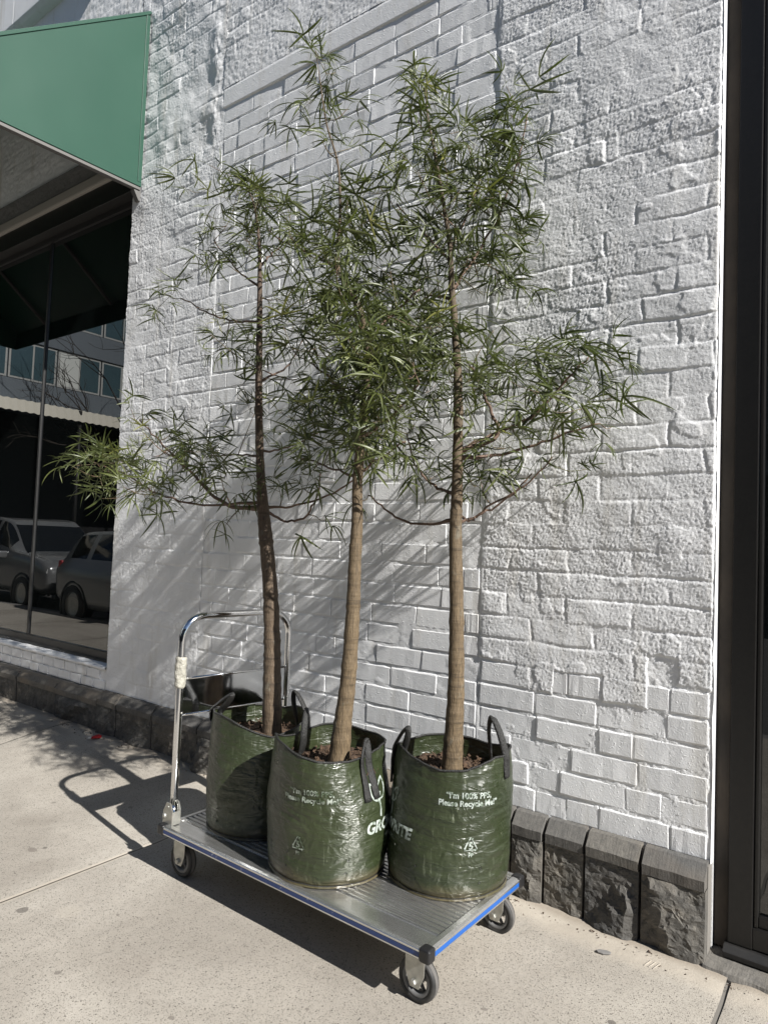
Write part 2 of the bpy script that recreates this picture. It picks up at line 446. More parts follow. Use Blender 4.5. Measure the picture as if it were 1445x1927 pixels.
# building fittings
t = NT('awning_green'); t.set(Base_Color=t.ramp(t.noise(1.3, 4, 0.6), [(0.3, (0.014, 0.056, 0.037)), (0.7, (0.019, 0.066, 0.044))]), Roughness=0.42, Specular_IOR_Level=0.35, Normal=t.bump(t.noise(1.2, 2), 0.012)); M['awning_green'] = t.m
plain('awning_trim', (0.11, 0.105, 0.10), 0.5)
t = NT('soffit_grey'); t.set(Base_Color=t.ramp(t.noise(2.5, 4), [(0.3, (0.15, 0.146, 0.14)), (0.7, (0.20, 0.195, 0.19))]), Roughness=0.8, Normal=t.bump(t.noise(18, 4), 0.012)); M['soffit_grey'] = t.m
plain('timber_cream', (0.36, 0.335, 0.30), 0.6)
t = NT('frame_black'); t.set(Base_Color=t.ramp(t.noise(20, 4, 0.7), [(0.3, (0.012, 0.012, 0.012)), (0.8, (0.022, 0.021, 0.02))]), Roughness=0.45); M['frame_black'] = t.m
t = NT('frame_bronze'); t.set(Base_Color=t.ramp(t.noise(90, 4, 0.8), [(0.35, (0.008, 0.0078, 0.0075)), (0.72, (0.015, 0.014, 0.013))]), Roughness=0.4, Metallic=0.2); M['frame_bronze'] = t.m
t = NT('timber_brown'); t.set(Base_Color=t.ramp(t.noise(8, 4, 0.7, t.pos((1, 1, 0.7))), [(0.3, (0.014, 0.011, 0.008)), (0.7, (0.045, 0.034, 0.024))]), Roughness=0.75); M['timber_brown'] = t.m
t = NT('glass_dark'); t.set(Base_Color=(0.004, 0.005, 0.005), Roughness=0.0, IOR=1.9, Specular_IOR_Level=0.5); M['glass_dark'] = t.m
plain('facade_grey', (0.10, 0.12, 0.14), 0.7); plain('facade_pale', (0.33, 0.34, 0.33), 0.7)
plain('facade_glass', (0.05, 0.085, 0.10), 0.08); plain('blind_white', (0.5, 0.52, 0.5), 0.6)
plain('sky_block_brick', (0.075, 0.070, 0.068), 0.85); plain('verandah_cream', (0.55, 0.52, 0.44), 0.6); plain('dark_shop', (0.012, 0.012, 0.013), 0.4)
plain('car_silver', (0.30, 0.31, 0.31), 0.25, 0.3); plain('car_grey', (0.19, 0.195, 0.20), 0.22, 0.4)
plain('car_glass', (0.008, 0.009, 0.010), 0.05); plain('lamp_clear', (0.65, 0.66, 0.66), 0.1); plain('plate_white', (0.6, 0.6, 0.58), 0.5)
plain('red_foil', (0.42, 0.015, 0.02), 0.35); plain('paper_white', (0.7, 0.69, 0.66), 0.6); plain('flake_grey', (0.15, 0.145, 0.14), 0.8)

# ================================================================== THE SETTING
def ground_z(x, y):
    ramp = 0.066 * np.clip((-0.75 - x) / 2.6, 0, 1) + 0.004
    return ramp * sstep(y, -0.72, -0.05)


pave_me = MB().box(-40, 14, -3.2, 0.25, -0.3, -0.012).mesh('pavement')
pavement = tag(link('pavement', pave_me, M['mortar_dark']), 'pale concrete footpath with dark specks below the white wall', kind='structure')
edges = [-40, -20, -13.7, -11.85, -10.0, -8.15, -6.295, -4.445, -2.595, -0.402, 1.6, 14]
for a, b in zip(edges[:-1], edges[1:]):
    fine = a > -8.2 and b < 2
    xs = np.linspace(a + 0.0012, b - 0.0012, max(4, int((b - a) / (0.035 if fine else 0.6))))
    ys = np.concatenate([np.linspace(-3.2, -1.6, 8)[:-1], np.linspace(-1.6, 0.02, 52)])
    X, Y = np.meshgrid(xs, ys)
    if abs(a + 0.402) < 1e-6:   # crooked joint by the doorway
        X = X + (np.clip(1 - (X - a) / 0.3, 0, 1)) * 0.012 * vnoise(Y * 9, Y * 0 + 3, 5)
    if abs(b + 0.402) < 1e-6:
        X = X + (np.clip(1 - (b - X) / 0.3, 0, 1)) * 0.012 * vnoise(Y * 9, Y * 0 + 3, 5) - 0.010 * (X > b - 0.02)
    Z = ground_z(X, Y) + 0.0025 * fbm(X * 3, Y * 3, 9, 3)
    Z[:, 0] -= 0.004; Z[:, -1] -= 0.002
    if a > -0.5: Z -= 0.006
    me = mesh_np('slab', np.stack([X, Y, Z], -1).reshape(-1, 3), grid_faces(len(xs), len(ys)))
    link('slab', me, M['concrete'], pavement)
road_me = MB().box(-300, 300, -300, 300, -0.9, -0.15).mesh('road')
tag(link('road', road_me, M['asphalt']), 'dark asphalt road beyond the footpath', kind='structure')
kerb = tag(MB().box(-40, 14, -3.36, -3.203, -0.6, -0.004).build('kerb', M['kerb_stone'], bevel=0.02), 'grey stone kerb along the footpath', kind='structure')

# ------------------------------------------------------------------ the white painted building
building = tag(empty('brick_building', (-2.3, 0, 0)), 'white painted brick shop wall with dark stone plinth and black window', 'building')
OFF = np.array([2.3, 0, 0])


def bpart(name, me, mat, parent=None):
    o = link(name, me, mat, parent or building)
    if parent is None: o.location = (2.3, 0, 0)
    return o


core = MB()
core.box(-4.15, -0.478, 0.03, 0.4, -0.2, 7.0)
core.box(-14.0, -4.152, 0.03, 0.4, 3.74, 7.0)
core.box(-14.0, -4.152, 0.03, 0.4, -0.2, 0.455)
core.box(-14.0, -9.0, 0.031, 0.399, 0.456, 3.739)
core.box(0.75, 9.0, 0.0, 0.4, -0.2, 7.0)
core.box(-0.476, 0.749, 0.0, 0.4, 3.9, 7.0)
bpart('wall_core', core.mesh('wall_core'), M['white_coat'])

C0, CH, BL = 0.3145, 0.0955, 0.253      # first course line, course height, brick pitch
PX0, PX1 = -3.235, -1.392               # smooth brick panel between the rough coats


def relief(X, Z, seed, vis):
    """height toward the street (m) of rough coated brickwork"""
    zz = (Z - C0) / CH + 0.05 * fbm(X * 1.5, Z * 1.5, seed + 5, 2) + 0.10 * fbm(X * 11, Z * 11, seed + 14, 3)
    k = np.floor(zz).astype(np.int64)
    bx = X / BL + 0.5 * (k % 2) + 0.15 * (hash2(k, k * 0, seed) - 0.5) + 0.06 * fbm(X * 12, Z * 12, seed + 6, 3)
    i = np.floor(bx).astype(np.int64)
    fz = zz - k; fx = bx - i
    dz = np.minimum(fz, 1 - fz) * CH; dx = np.minimum(fx, 1 - fx) * BL
    show = np.clip(vis + 1.5 * fbm(X * 3.4, Z * 3.4, seed + 1, 3), 0, 1)
    jd = np.maximum(np.exp(-(dz / 0.006) ** 2) * np.clip(0.55 + 1.6 * fbm(X * 5, Z * 9, seed + 7, 2), 0, 1),
                    np.exp(-(dx / 0.006) ** 2) * np.clip(0.45 + 1.6 * fbm(X * 9, Z * 5, seed + 8, 2), 0, 1))
    per = (hash2(i, k, seed + 2) - 0.5)
    edge = sstep(np.minimum(dz, dx), 0.0, 0.007)
    h = -0.0031 * jd * show + 0.0034 * np.sign(per) * np.abs(2 * per) ** 1.8 * 0.5 * edge * show
    h += 0.0045 * fbm(X * 3.2, Z * 4.2, seed + 3, 3) + 0.0015 * fbm(X * 15, Z * 19, seed + 4, 3)
    br = fbm(X * 6.5, Z * 8.0, seed + 12, 4)
    h += 0.0016 * sstep(br, 0.22, 0.26) * show
    return h


def grain(shape, amp, seed, blur=0):
    g = np.random.default_rng(seed).standard_normal(shape)
    for _ in range(blur):
        g = (g * 2 + np.roll(g, 1, 0) + np.roll(g, -1, 0) + np.roll(g, 1, 1) + np.roll(g, -1, 1)) / 2.83
    return g * amp


def coat(name, x0, x1, z0, z1, step, seed, vis=0.45, thick=0.0035, g_amp=0.00062, extra=None, ends=(True, True)):
    xs = np.arange(x0, x1 + step * 0.5, step); zs = np.arange(z0, z1 + step * 0.5, step)
    X, Z = np.meshgrid(xs, zs)
    h = thick + relief(X, Z, seed, vis)
    gmod = np.clip(1.0 + 0.9 * fbm(X * 3, Z * 3, seed + 40, 2), 0.6, 1.35)
    h = h + grain(X.shape, g_amp, seed) * gmod
    if extra is not None: h = extra(X, Z, h)
    # ragged side edges
    for end, sgn in ((0, 1), (-1, -1)):
        if ends[end]:
            w = np.clip(1 - np.abs(X - xs[end]) / 0.05, 0, 1)
            X = X + w * 0.010 * fbm(Z * 14, Z * 0 + seed, seed + 9, 3)
            wr = np.clip(1 - np.abs(X - xs[end]) / 0.022, 0, 1) * np.clip(0.75 + 1.5 * fbm(Z * 5, Z * 0 + 7, seed + 15, 2), 0, 1)
            h = h * (1 - wr) + 0.001 * wr
            h[:, end] = 0.0002
    P = np.stack([X, -h, Z], -1).reshape(-1, 3)
    return bpart(name, mesh_np(name, P, grid_faces(len(xs), len(zs))), M['white_coat'])


def bare_lower_right(X, Z, h):
    # the coat breaks off roughly along the brick courses
    xw = X + 0.02 * fbm(X * 9, Z * 9, 74, 3); zw = Z + 0.022 * fbm(X * 13, Z * 13, 72, 4)
    zb = C0 + CH * np.select([xw < -1.22, xw < -1.06, xw < -0.86, xw < -0.70, xw < -0.60], [6.0, 5.0, 6.0, 5.0, 7.0], 6.0)
    m = sstep(zw, zb, zb + 0.007)
    low = -0.0008 + 0.0030 * fbm(X * 30, Z * 30, 73, 3) + grain(X.shape, 0.0005, 99)
    h = h * m + low * (1 - m)
    h = h - m * (1 - sstep(Z, zb, zb + 0.10)) * 0.001
    # rounded painted corner at the doorway
    e = np.clip((X + 0.478 + 0.014) / 0.014, 0, 1)
    return h - 0.012 * e * e


def ridge_left(X, Z, h):
    r_ = np.exp(-((X + 3.335 + 0.03 * fbm(Z * 4, Z * 0, 81, 2)) / 0.045) ** 2) * sstep(Z, 3.55, 3.9)
    h = h + r_ * (0.001 + 0.018 * np.clip(fbm(X * 10, Z * 7, 82, 4), -0.2, 1))
    h = h + 0.010 * fbm(X * 5, Z * 5, 83, 3) * sstep(Z, 3.0, 3.8)
    # drip shaped smear under the awning corner
    return h


coat('render_coat', PX1 - 0.002, -0.478, 0.31, 4.9, 0.004, 21, 0.98, extra=bare_lower_right, ends=(True, False))
coat('render_coat', -4.15, PX0 + 0.004, 0.31, 5.9, 0.005, 33, 0.95, extra=ridge_left, ends=(False, True))
coat('render_coat', PX0 - 0.01, PX1 + 0.008, 4.072, 5.6, 0.007, 45, 0.45, thick=0.007, g_amp=0.0009, ends=(False, False))
coat('render_coat', -8.2, -4.152, 3.74, 6.4, 0.012, 57, 0.85, g_amp=0.0013, ends=(False, False))

# painted return of the wall at the doorway, bright in the sun
zs = np.arange(0.31, 4.0, 0.02); ysr = np.linspace(-0.001, 0.03, 5)
Yr, Zr = np.meshgrid(ysr, zs)
Xr = -0.478 + 0.004 * fbm(Zr * 9, Yr * 30, 91, 3) - 0.002
bpart('wall_return', mesh_np('wall_return', np.stack([Xr, Yr, Zr], -1).reshape(-1, 3), grid_faces(len(ysr), len(zs))), M['white_coat'])

# smooth band over the brick panel
band = MB().prism([(0.03, 3.953), (-0.001, 3.950), (-0.008, 3.956), (-0.0085, 4.055), (-0.006, 4.072), (0.03, 4.076)], 'x', PX0 - 0.006, PX1 + 0.01)
bpart('band', band.mesh('band', 0.003), M['white_brick'])
# thicker wall corbelled out high above the awning
for (xa, xb) in ((-5.95, -4.6), (-7.2, -5.953), (-8.2, -7.203)):
    ln = MB().prism([(0.03, 5.569), (-0.06, 5.589), (-0.085, 5.619), (-0.085, 6.9), (0.03, 6.9)], 'x', xa, xb)
    bpart('ledge', ln.mesh('ledge', 0.004), M['white_coat'])

# ---- brick panel: one object per brick
xs = np.arange(PX0 - 0.02, PX1 + 0.02, 0.010); zs = np.arange(0.30, 3.97, 0.0095)
X, Z = np.meshgrid(xs, zs)
Yb = 0.0014 + 0.0048 * fbm(X * 9, Z * 14, 101, 3) + grain(X.shape, 0.0005, 5)
wall = bpart('wall', mesh_np('wall', np.stack([X, Yb, Z], -1).reshape(-1, 3), grid_faces(len(xs), len(zs))), M['white_brick'])


def brick_mesh(seed, L=0.243, H=0.0865):
    rg = np.random.default_rng(seed); nx, nz = 9, 4
    V = []
    tilt = rg.normal(0, 0.0010); tilt2 = rg.normal(0, 0.0006)
    us = [0, 0.018, 0.15, 0.34, 0.5, 0.66, 0.85, 0.982, 1]; vs = [0, 0.06, 0.94, 1]
    for j in range(nz):
        for i in range(nx):
            u = us[i] - 0.5; v = vs[j] - 0.5
            edge = i in (0, nx - 1) or j in (0, nz - 1)
            corner = i in (0, nx - 1) and j in (0, nz - 1)
            jx, jz = rg.normal(0, 0.0013, 2)
            y = tilt * u * 2 + tilt2 * v * 2 + rg.normal(0, 0.00035) + ((0.0015 + abs(rg.normal(0, 0.0009))) * (0.5 if j not in (0, nz - 1) else 1) if edge else 0)
            x, z = u * L, v * H
            if corner: x *= 0.985; z *= 0.95; y += 0.001
            V.append((x + jx, y, z + jz * (1.3 if edge else 0.4)))
    ring = [i for i in range(nx)] + [j * nx + nx - 1 for j in range(1, nz)] + [(nz - 1) * nx + i for i in range(nx - 2, -1, -1)] + [j * nx for j in range(nz - 2, 0, -1)]
    F = [tuple(q) for q in grid_faces(nx, nz)]
    n = len(ring); b = len(V)
    for r_ in ring: V.append(V[r_])
    for r_ in ring:
        x, y, z = V[r_]
        V.append((x * (1 + 0.002 / L), 0.0115, z * (1 + 0.002 / H)))
    F += [(b + q, b + n + q, b + n + (q + 1) % n, b + (q + 1) % n) for q in range(n)]
    me = bpy.data.meshes.new('brick'); me.from_pydata(V, [], F)
    me.polygons.foreach_set('use_smooth', [False] * len(F))
    me.materials.append(M['white_brick']); me.update(); return me


brick_variants = [brick_mesh(200 + i, H=0.0852) for i in range(14)]
half_variants = [brick_mesh(300 + i, L=0.118, H=0.0852) for i in range(6)]


def put_brick(xc, zc, L, parent, y):
    half = L < 0.16
    me = random.choice(half_variants if half else brick_variants)
    o = bpy.data.objects.new('brick', me); COL.objects.link(o); o.parent = parent
    o.location = (xc, y, zc)
    o.scale = ((L / (0.118 if half else 0.243)) * random.choice((1, -1)) if False else L / (0.118 if half else 0.243), 1, 1)
    o.rotation_euler = (random.gauss(0, 0.010), random.gauss(0, 0.005), random.gauss(0, 0.006))


J = 0.0056
for k in range(38):
    zc = C0 + CH * (k + 0.5) + 0.001
    if zc > 3.95: break
    x = PX0 + (0.0 if k % 2 else -BL * 0.5) + random.uniform(-0.02, 0.02) + (0.03 if k % 5 == 0 else 0)
    while x < PX1 - 0.03:
        L = BL
        if random.random() < 0.13: L = BL / 2
        a, b = max(x, PX0 + 0.004), min(x + L, PX1 - 0.006)
        if b - a > 0.05:
            put_brick((a + b) / 2, zc, b - a - random.choice((0.0012, 0.0025, 0.004, J)), wall, -0.0012 + random.gauss(0, 0.0010))
        x += L
# bare bricks low on the right, below the rough coat
for k in range(6):
    zc = C0 + CH * (k + 0.5)
    x = -1.385 - (0.0 if k % 2 else BL * 0.45) + random.uniform(-0.02, 0.02)
    while x < -0.52:
        L = BL if random.random() < 0.75 else BL / 2
        a, b = max(x, -1.383), min(x + L, -0.492)
        if b - a > 0.05: put_brick((a + b) / 2, zc, b - a - J * 1.1, wall, -0.0018 + random.gauss(0, 0.0013))
        x += L

# ---- bluestone plinth: one object per stone
pl = MB().box(-8.2, -0.482, -0.026, 0.031, -0.2, 0.311)
plinth = bpart('plinth', pl.mesh('plinth'), M['mortar_dark'])


def stone_mesh(L, top, seed):
    rg = np.random.default_rng(seed)
    # coarse jittered lattice of chipped facets, then split once more with finer breaks
    nx, nz = max(5, int(round(L / 0.030))), 11
    us, vs = np.linspace(-L / 2, L / 2, nx), np.linspace(-0.08, top - 0.082, nz)
    Xg, Zg = np.meshgrid(us, vs)
    inner = np.zeros_like(Xg); inner[1:-1, 1:-1] = 1
    Xg = Xg + inner * rg.uniform(-0.010, 0.010, Xg.shape); Zg = Zg + inner * rg.uniform(-0.008, 0.008, Xg.shape)
    bx = np.clip(1 - np.abs(2 * Xg / L) ** 3, 0, 1); bz = np.clip(1 - np.abs((Zg - 0.085) / 0.17) ** 3, 0, 1)
    hp = 0.014 + 0.034 * bx * bz + 0.062 * fbm(Xg * 6.5, Zg * 6.5, seed + 4, 2) + rg.normal(0, 0.0065, Xg.shape)
    for k in range(3):
        cx, cz = rg.uniform(-L / 2, L / 2), rg.uniform(0.0, top - 0.09)
        hp = np.minimum(hp, rg.uniform(0.018, 0.040) + rg.normal(0, 0.4) * (Xg - cx) + rg.normal(-0.1, 0.4) * (Zg - cz))
    ed = np.minimum(Xg + L / 2, L / 2 - Xg)
    hp = np.clip(hp, 0.0, 0.075) * sstep(ed, -0.006, 0.02)
    hp[-1] *= 0.1
    # bilinear refinement with small random breaks
    def refine(A, amp):
        n0, n1 = A.shape
        B_ = np.zeros((2 * n0 - 1, 2 * n1 - 1)); B_[::2, ::2] = A
        B_[1::2, ::2] = (A[1:] + A[:-1]) / 2; B_[::2, 1::2] = (A[:, 1:] + A[:, :-1]) / 2
        B_[1::2, 1::2] = np.where(rg.uniform(size=(n0 - 1, n1 - 1)) < 0.5, (A[1:, 1:] + A[:-1, :-1]) / 2, (A[1:, :-1] + A[:-1, 1:]) / 2)
        m = np.ones_like(B_); m[::2, ::2] = 0; m[0] = m[-1] = 0; m[:, 0] = m[:, -1] = 0
        return B_ + m * rg.normal(0, 1, B_.shape) * amp
    for amp in (0.0022, 0.0009):
        Xg, Zg, hp = refine(Xg, amp * 0.6), refine(Zg, amp * 0.6), refine(hp, amp)
    nz, nx = Xg.shape
    Yg = -0.052 - hp
    V = np.stack([Xg, Yg, Zg], -1).reshape(-1, 3)
    q = grid_faces(nx, nz); flip = rg.uniform(size=len(q)) < 0.5
    tri = np.concatenate([np.where(flip[:, None], q[:, [0, 1, 2]], q[:, [0, 1, 3]]), np.where(flip[:, None], q[:, [0, 2, 3]], q[:, [1, 2, 3]])])
    xs_ = np.linspace(-L / 2, L / 2, 24)
    rows = [(-0.058, top - 0.081), (-0.060, top - 0.046), (-0.054, top - 0.040), (-0.018, top - 0.002), (-0.008, top), (0.02, top)]
    cap = [(xq * (1 - 0.004 / L), y + 0.003 * float(vnoise(np.array(xq * 22.0), np.array(y * 40.0), seed)), z + 0.003 * float(vnoise(np.array(xq * 16.0 + 5), np.array(z * 30.0), seed + 1)))
           for (y, z) in rows for xq in xs_]
    V2 = np.array(cap); Fc = grid_faces(len(xs_), len(rows))

    def skirt(Vg, nrow, ncol):
        out_v, out_f = [], []
        for col in (0, ncol - 1):
            b = len(out_v)
            for r_ in range(nrow):
                p = Vg[r_ * ncol + col]; out_v += [tuple(p), (p[0], 0.02, p[2])]
            out_f += [(b + 2 * r_, b + 2 * r_ + 1, b + 2 * r_ + 3, b + 2 * r_ + 2) for r_ in range(nrow - 1)]
        return np.array(out_v), np.array(out_f)
    sv, sf = skirt(V, nz, nx); cv, cf = skirt(V2, len(rows), len(xs_))
    st = np.concatenate([sf[:, [0, 1, 2]], sf[:, [0, 2, 3]]])
    body = mesh_np('stone', np.concatenate([V, sv]), np.concatenate([tri, st + len(V)]), False)
    capm = mesh_np('cap', np.concatenate([V2, cv]), np.concatenate([Fc, cf + len(V2)]), False)
    return body, capm


joints = [-8.2, -7.6, -7.05, -6.45, -5.85, -5.241, -4.69, -4.145, -3.925, -3.55, -3.12, -2.70, -2.33, -1.93, -1.55, -1.19, -1.054, -0.895, -0.694, -0.478]
for i, (a, b) in enumerate(zip(joints[:-1], joints[1:])):
    top = 0.304 if b < -4.1 else 0.322
    L = b - a - 0.010
    body, capm = stone_mesh(L, top, 400 + i)
    s_ = link('stone', body, M['bluestone'], plinth)
    s_.location = ((a + b) / 2, random.uniform(-0.004, 0.004) - (0.010 if b > -4.1 else 0), 0)
    link('cap', capm, M['bluestone_cap'], s_)

# ---- shop window
win = bpart('shop_window', MB().box(-9.0, -4.152, 0.072, 0.12, 0.46, 0.545).box(-9.0, -4.152, 0.072, 0.12, 3.66, 3.739).box(-9.0, -4.1535, -0.012, 0.0715, 3.70, 3.846)
            .box(-4.20, -4.152, 0.0721, 0.1199, 0.545, 3.66).mesh('shop_window', 0.004), M['frame_black'])
for a, b in ((-5.37, -4.205), (-7.6, -5.42), (-8.95, -7.65)):
    link('pane', MB().box(a, b, 0.088, 0.096, 0.547, 3.658).mesh('pane'), M['glass_dark'], win)
for x in (-5.395, -7.625):
    link('mullion', MB().box(x - 0.012, x + 0.012, 0.076, 0.118, 0.546, 3.659).mesh('mullion', 0.003), M['frame_black'], win)
link('bottom_bead', MB().prism([(0.05, 0.462), (0.05, 0.487), (0.071, 0.497), (0.071, 0.462)], 'x', -9, -4.153).mesh('bottom_bead', 0.002), M['frame_black'], win)
# sloped painted sill and the two brick courses below it
zs = np.linspace(0, 1, 7); xs = np.arange(-8.2, -4.15, 0.012)
U, X = np.meshgrid(zs, xs, indexing='ij')
prof_y = np.interp(U, [0, .25, .5, .8, 1], [-0.004, -0.014, -0.010, 0.045, 0.075]); prof_z = np.interp(U, [0, .25, .5, .8, 1], [0.445, 0.452, 0.468, 0.478, 0.482])
P = np.stack([X, prof_y + 0.004 * fbm(X * 20, U * 3, 7, 3), prof_z + 0.003 * fbm(X * 16, U * 3, 8, 3)], -1).reshape(-1, 3)
sill = bpart('window_sill', mesh_np('window_sill', P, grid_faces(len(xs), len(zs))), M['white_coat'])
xs = np.arange(-8.2, -4.15, 0.02); zs = np.arange(0.29, 0.452, 0.01); X, Z = np.meshgrid(xs, zs)
link('mortar', mesh_np('mortar', np.stack([X, 0.006 + 0.002 * fbm(X * 12, Z * 12, 3, 2), Z], -1).reshape(-1, 3), grid_faces(len(xs), len(zs))), M['white_coat'], sill)
sill_brick = []
for row, zc in ((0, 0.345), (1, 0.412)):
    x = -4.155 - (0.0 if row == 0 else 0.07)
    while x > -7.0:
        L = 0.148 + random.uniform(-0.012, 0.012)
        me = random.choice(half_variants)
        o = bpy.data.objects.new('brick', me); COL.objects.link(o); o.parent = sill
        o.location = (x - L / 2, -0.004 + random.gauss(0, 0.001), zc); o.scale = ((L - 0.012) / 0.118, 1, 0.70)
        o.rotation_euler = (0, random.gauss(0, 0.012), 0)
        x -= L
        if row == 1 and x < -4.3 and abs(x + 4.37) < 0.08: pass

# lintel board and grey beam under the awning
bpart('lintel_board', MB().prism([(0.029, 3.848), (-0.030, 3.848), (-0.036, 3.862), (-0.036, 3.925), (-0.028, 3.935), (0.029, 3.935)], 'x', -8.2, -4.156).mesh('lintel_board', 0.003), M['timber_cream'])
bpart('beam', MB().box(-8.2, -4.155, -0.022, 0.028, 3.937, 4.09).mesh('beam', 0.004), M['soffit_grey'])

# ---- dark doorway on the right
dw = bpart('doorway', MB().box(-0.430, -0.356, 0.028, 0.10, 0.06, 3.898).box(-0.3555, 0.74, 0.03, 0.10, 3.80, 3.898)
           .box(0.67, 0.74, 0.03, 0.10, 0.06, 3.799).box(-0.3555, 0.669, 0.03, 0.10, 0.062, 0.13).mesh('doorway', 0.003), M['frame_bronze'])
link('stop_strip', MB().box(-0.476, -0.431, 0.046, 0.10, 0.03, 3.9).mesh('stop_strip', 0.003), M['timber_brown'], dw)
link('glazing_bead', MB().box(-0.3535, -0.341, 0.038, 0.099, 0.131, 3.798).mesh('glazing_bead', 0.003), M['frame_bronze'], dw)
link('glazing_bead', MB().box(-0.340, 0.667, 0.044, 0.099, 0.131, 0.165).mesh('glazing_bead', 0.003), M['frame_bronze'], dw)
link('pane', MB().box(-0.3405, 0.6695, 0.066, 0.072, 0.166, 3.797).mesh('pane'), M['glass_dark'], dw)
link('door_sill', MB().prism([(0.10, 0.024), (-0.004, 0.024), (-0.006, 0.042), (0.018, 0.058), (0.10, 0.0595)], 'x', -0.440, 0.74).mesh('door_sill', 0.003), M['frame_black'], dw)
xs = np.arange(-0.486, 0.75, 0.012); rows = [(-0.085, -0.08), (-0.083, -0.004), (-0.074, 0.010), (-0.03, 0.018), (0.10, 0.022)]
P = []
for (y, z) in rows:
    P.append(np.stack([xs, y + 0.012 * fbm(xs * 14, xs * 0 + y * 50, 61, 3), z + 0.006 * fbm(xs * 18, xs * 0 + y * 40, 62, 3)], -1))
link('step', mesh_np('step', np.concatenate(P), grid_faces(len(xs), len(rows)), False), M['bluestone_cap'], dw)

# ------------------------------------------------------------------ green awning
aw = tag(empty('awning', (-4.054, 0, 3.69)), 'green metal awning with sloping top above the black window', 'awning')
def awp(name, mb, mat, bevel=0.0):
    o = mb.build(name, mat, aw, bevel); o.location = (4.054, 0, -3.69); return o
YF, ZF = -1.32, 3.86       # front lip
top_at = lambda y: 4.93 + y * (4.93 - ZF) / 1.32
awp('end_panel', MB().prism([(-0.012, 3.69), (-0.012, 4.91), (YF, ZF), (YF, 3.655)], 'x', -4.066, -4.054), M['awning_green'], 0.002)
awp('end_panel', MB().prism([(-0.012, 3.69), (-0.012, 4.91), (YF, ZF), (YF, 3.655)], 'x', -9.0, -8.988), M['awning_green'], 0.002)
awp('roof_sheet', MB().prism([(-0.002, 4.912), (-0.002, 4.924), (YF - 0.004, ZF + 0.012), (YF - 0.004, ZF)], 'x', -8.995, -4.048), M['awning_green'], 0.002)
awp('front_panel', MB().box(-8.987, -4.067, YF, YF + 0.012, 3.655, ZF - 0.002), M['awning_green'], 0.002)
# folded hems
awp('hem', MB().prism([(-0.012, 4.90), (-0.012, 4.925), (YF, ZF + 0.014), (YF, ZF - 0.012)], 'x', -4.0535, -4.0475), M['awning_green'], 0.0015)
awp('hem', MB().prism([(-0.012, 3.693), (-0.012, 3.72), (YF, 3.685), (YF, 3.658)], 'x', -4.0535, -4.0475), M['awning_green'], 0.0015)
awp('hem', MB().box(-4.0535, -4.0475, -0.040, -0.0125, 3.721, 4.88), M['awning_green'], 0.0015)
awp('bottom_rail', MB().prism([(-0.014, 3.670), (-0.014, 3.689), (YF, 3.654), (YF, 3.635)], 'x', -4.088, -4.052), M['awning_trim'], 0.002)
awp('wall_bracket', MB().prism([(-0.004, 3.60), (-0.004, 3.668), (-0.06, 3.666), (-0.02, 3.60)], 'x', -4.10, -4.06), M['awning_trim'], 0.002)
for x in (-5.4, -6.8, -8.2):
    awp('rafter', MB().tube([(x, -0.05, 4.86), (x, YF + 0.03, ZF - 0.02)], 0.018, 8), M['awning_trim'])

# ================================================================== THE PLATFORM TROLLEY
TC = np.array([-1.690, -0.570]); TL, TW, TR = 1.300, 0.606, R(-1.0)
DZ = 0.200                                   # deck top
trolley = tag(empty('platform_trolley', (TC[0], TC[1], 0), TR), 'silver platform trolley with chrome handle and blue edge strips carrying three trees', 'trolley')
hx, hy = TL / 2, TW / 2
RW = 0.030                                   # rail width
# ribbed deck panel
prof = []
y = -hy + RW
flat = 0.060
prof += [(y, DZ - 0.004), (y + flat, DZ - 0.004)]
yy = y + flat
pitch = 0.0225
while yy < hy - RW - 0.02:
    prof += [(yy + 0.0010, DZ - 0.0075), (yy + 0.0075, DZ - 0.0075), (yy + 0.0090, DZ - 0.0020), (yy + 0.0150, DZ - 0.0012), (yy + 0.0215, DZ - 0.0020)]
    yy += pitch
prof += [(hy - RW, DZ - 0.004)]
n = len(prof)
V = [(-hx + RW, p[0], p[1]) for p in prof] + [(hx - RW, p[0], p[1]) for p in prof]
deck = MB().add(V, [(i, i + 1, n + i + 1, n + i) for i in range(n - 1)])
deck.box(-hx + RW, hx - RW, -hy + RW, hy - RW, DZ - 0.034, DZ - 0.012)
deck.build('deck', M['aluminium'], trolley)
# edge rails with inlaid strips
zb = DZ - 0.034
rail_prof = [(0.0, zb + 0.003), (-0.003, zb), (-RW, zb), (-RW, DZ - 0.003), (-RW + 0.004, DZ), (-0.010, DZ - 0.0005), (-0.002, DZ - 0.004), (0, DZ - 0.006),
             (0, DZ - 0.0115), (-0.002, DZ - 0.012), (-0.002, DZ - 0.0265), (0, DZ - 0.027)]
CAPL = 0.034
def rail(side, strip):
    mb = MB(); sb = MB()
    if side in ('front', 'back'):
        s = -1 if side == 'front' else 1
        mb.prism([(s * (hy + p[0]), p[1]) for p in rail_prof], 'x', -hx + CAPL, hx - CAPL)
        f = s * (hy - 0.0018)
        sb.box(-hx + CAPL, hx - CAPL, min(f, f + s * 0.0012), max(f, f + s * 0.0012), DZ - 0.0262, DZ - 0.0123)
    else:
        s = 1 if side == 'right' else -1
        mb.prism([(s * (hx + p[0]), p[1]) for p in rail_prof], 'y', -hy + CAPL, hy - CAPL)
        f = s * (hx - 0.0018)
        sb.box(min(f, f + s * 0.0012), max(f, f + s * 0.0012), -hy + CAPL, hy - CAPL, DZ - 0.0262, DZ - 0.0123)
    o = mb.build('edge_rail', M['aluminium'], trolley)
    sb.build('blue_strip', strip, o)
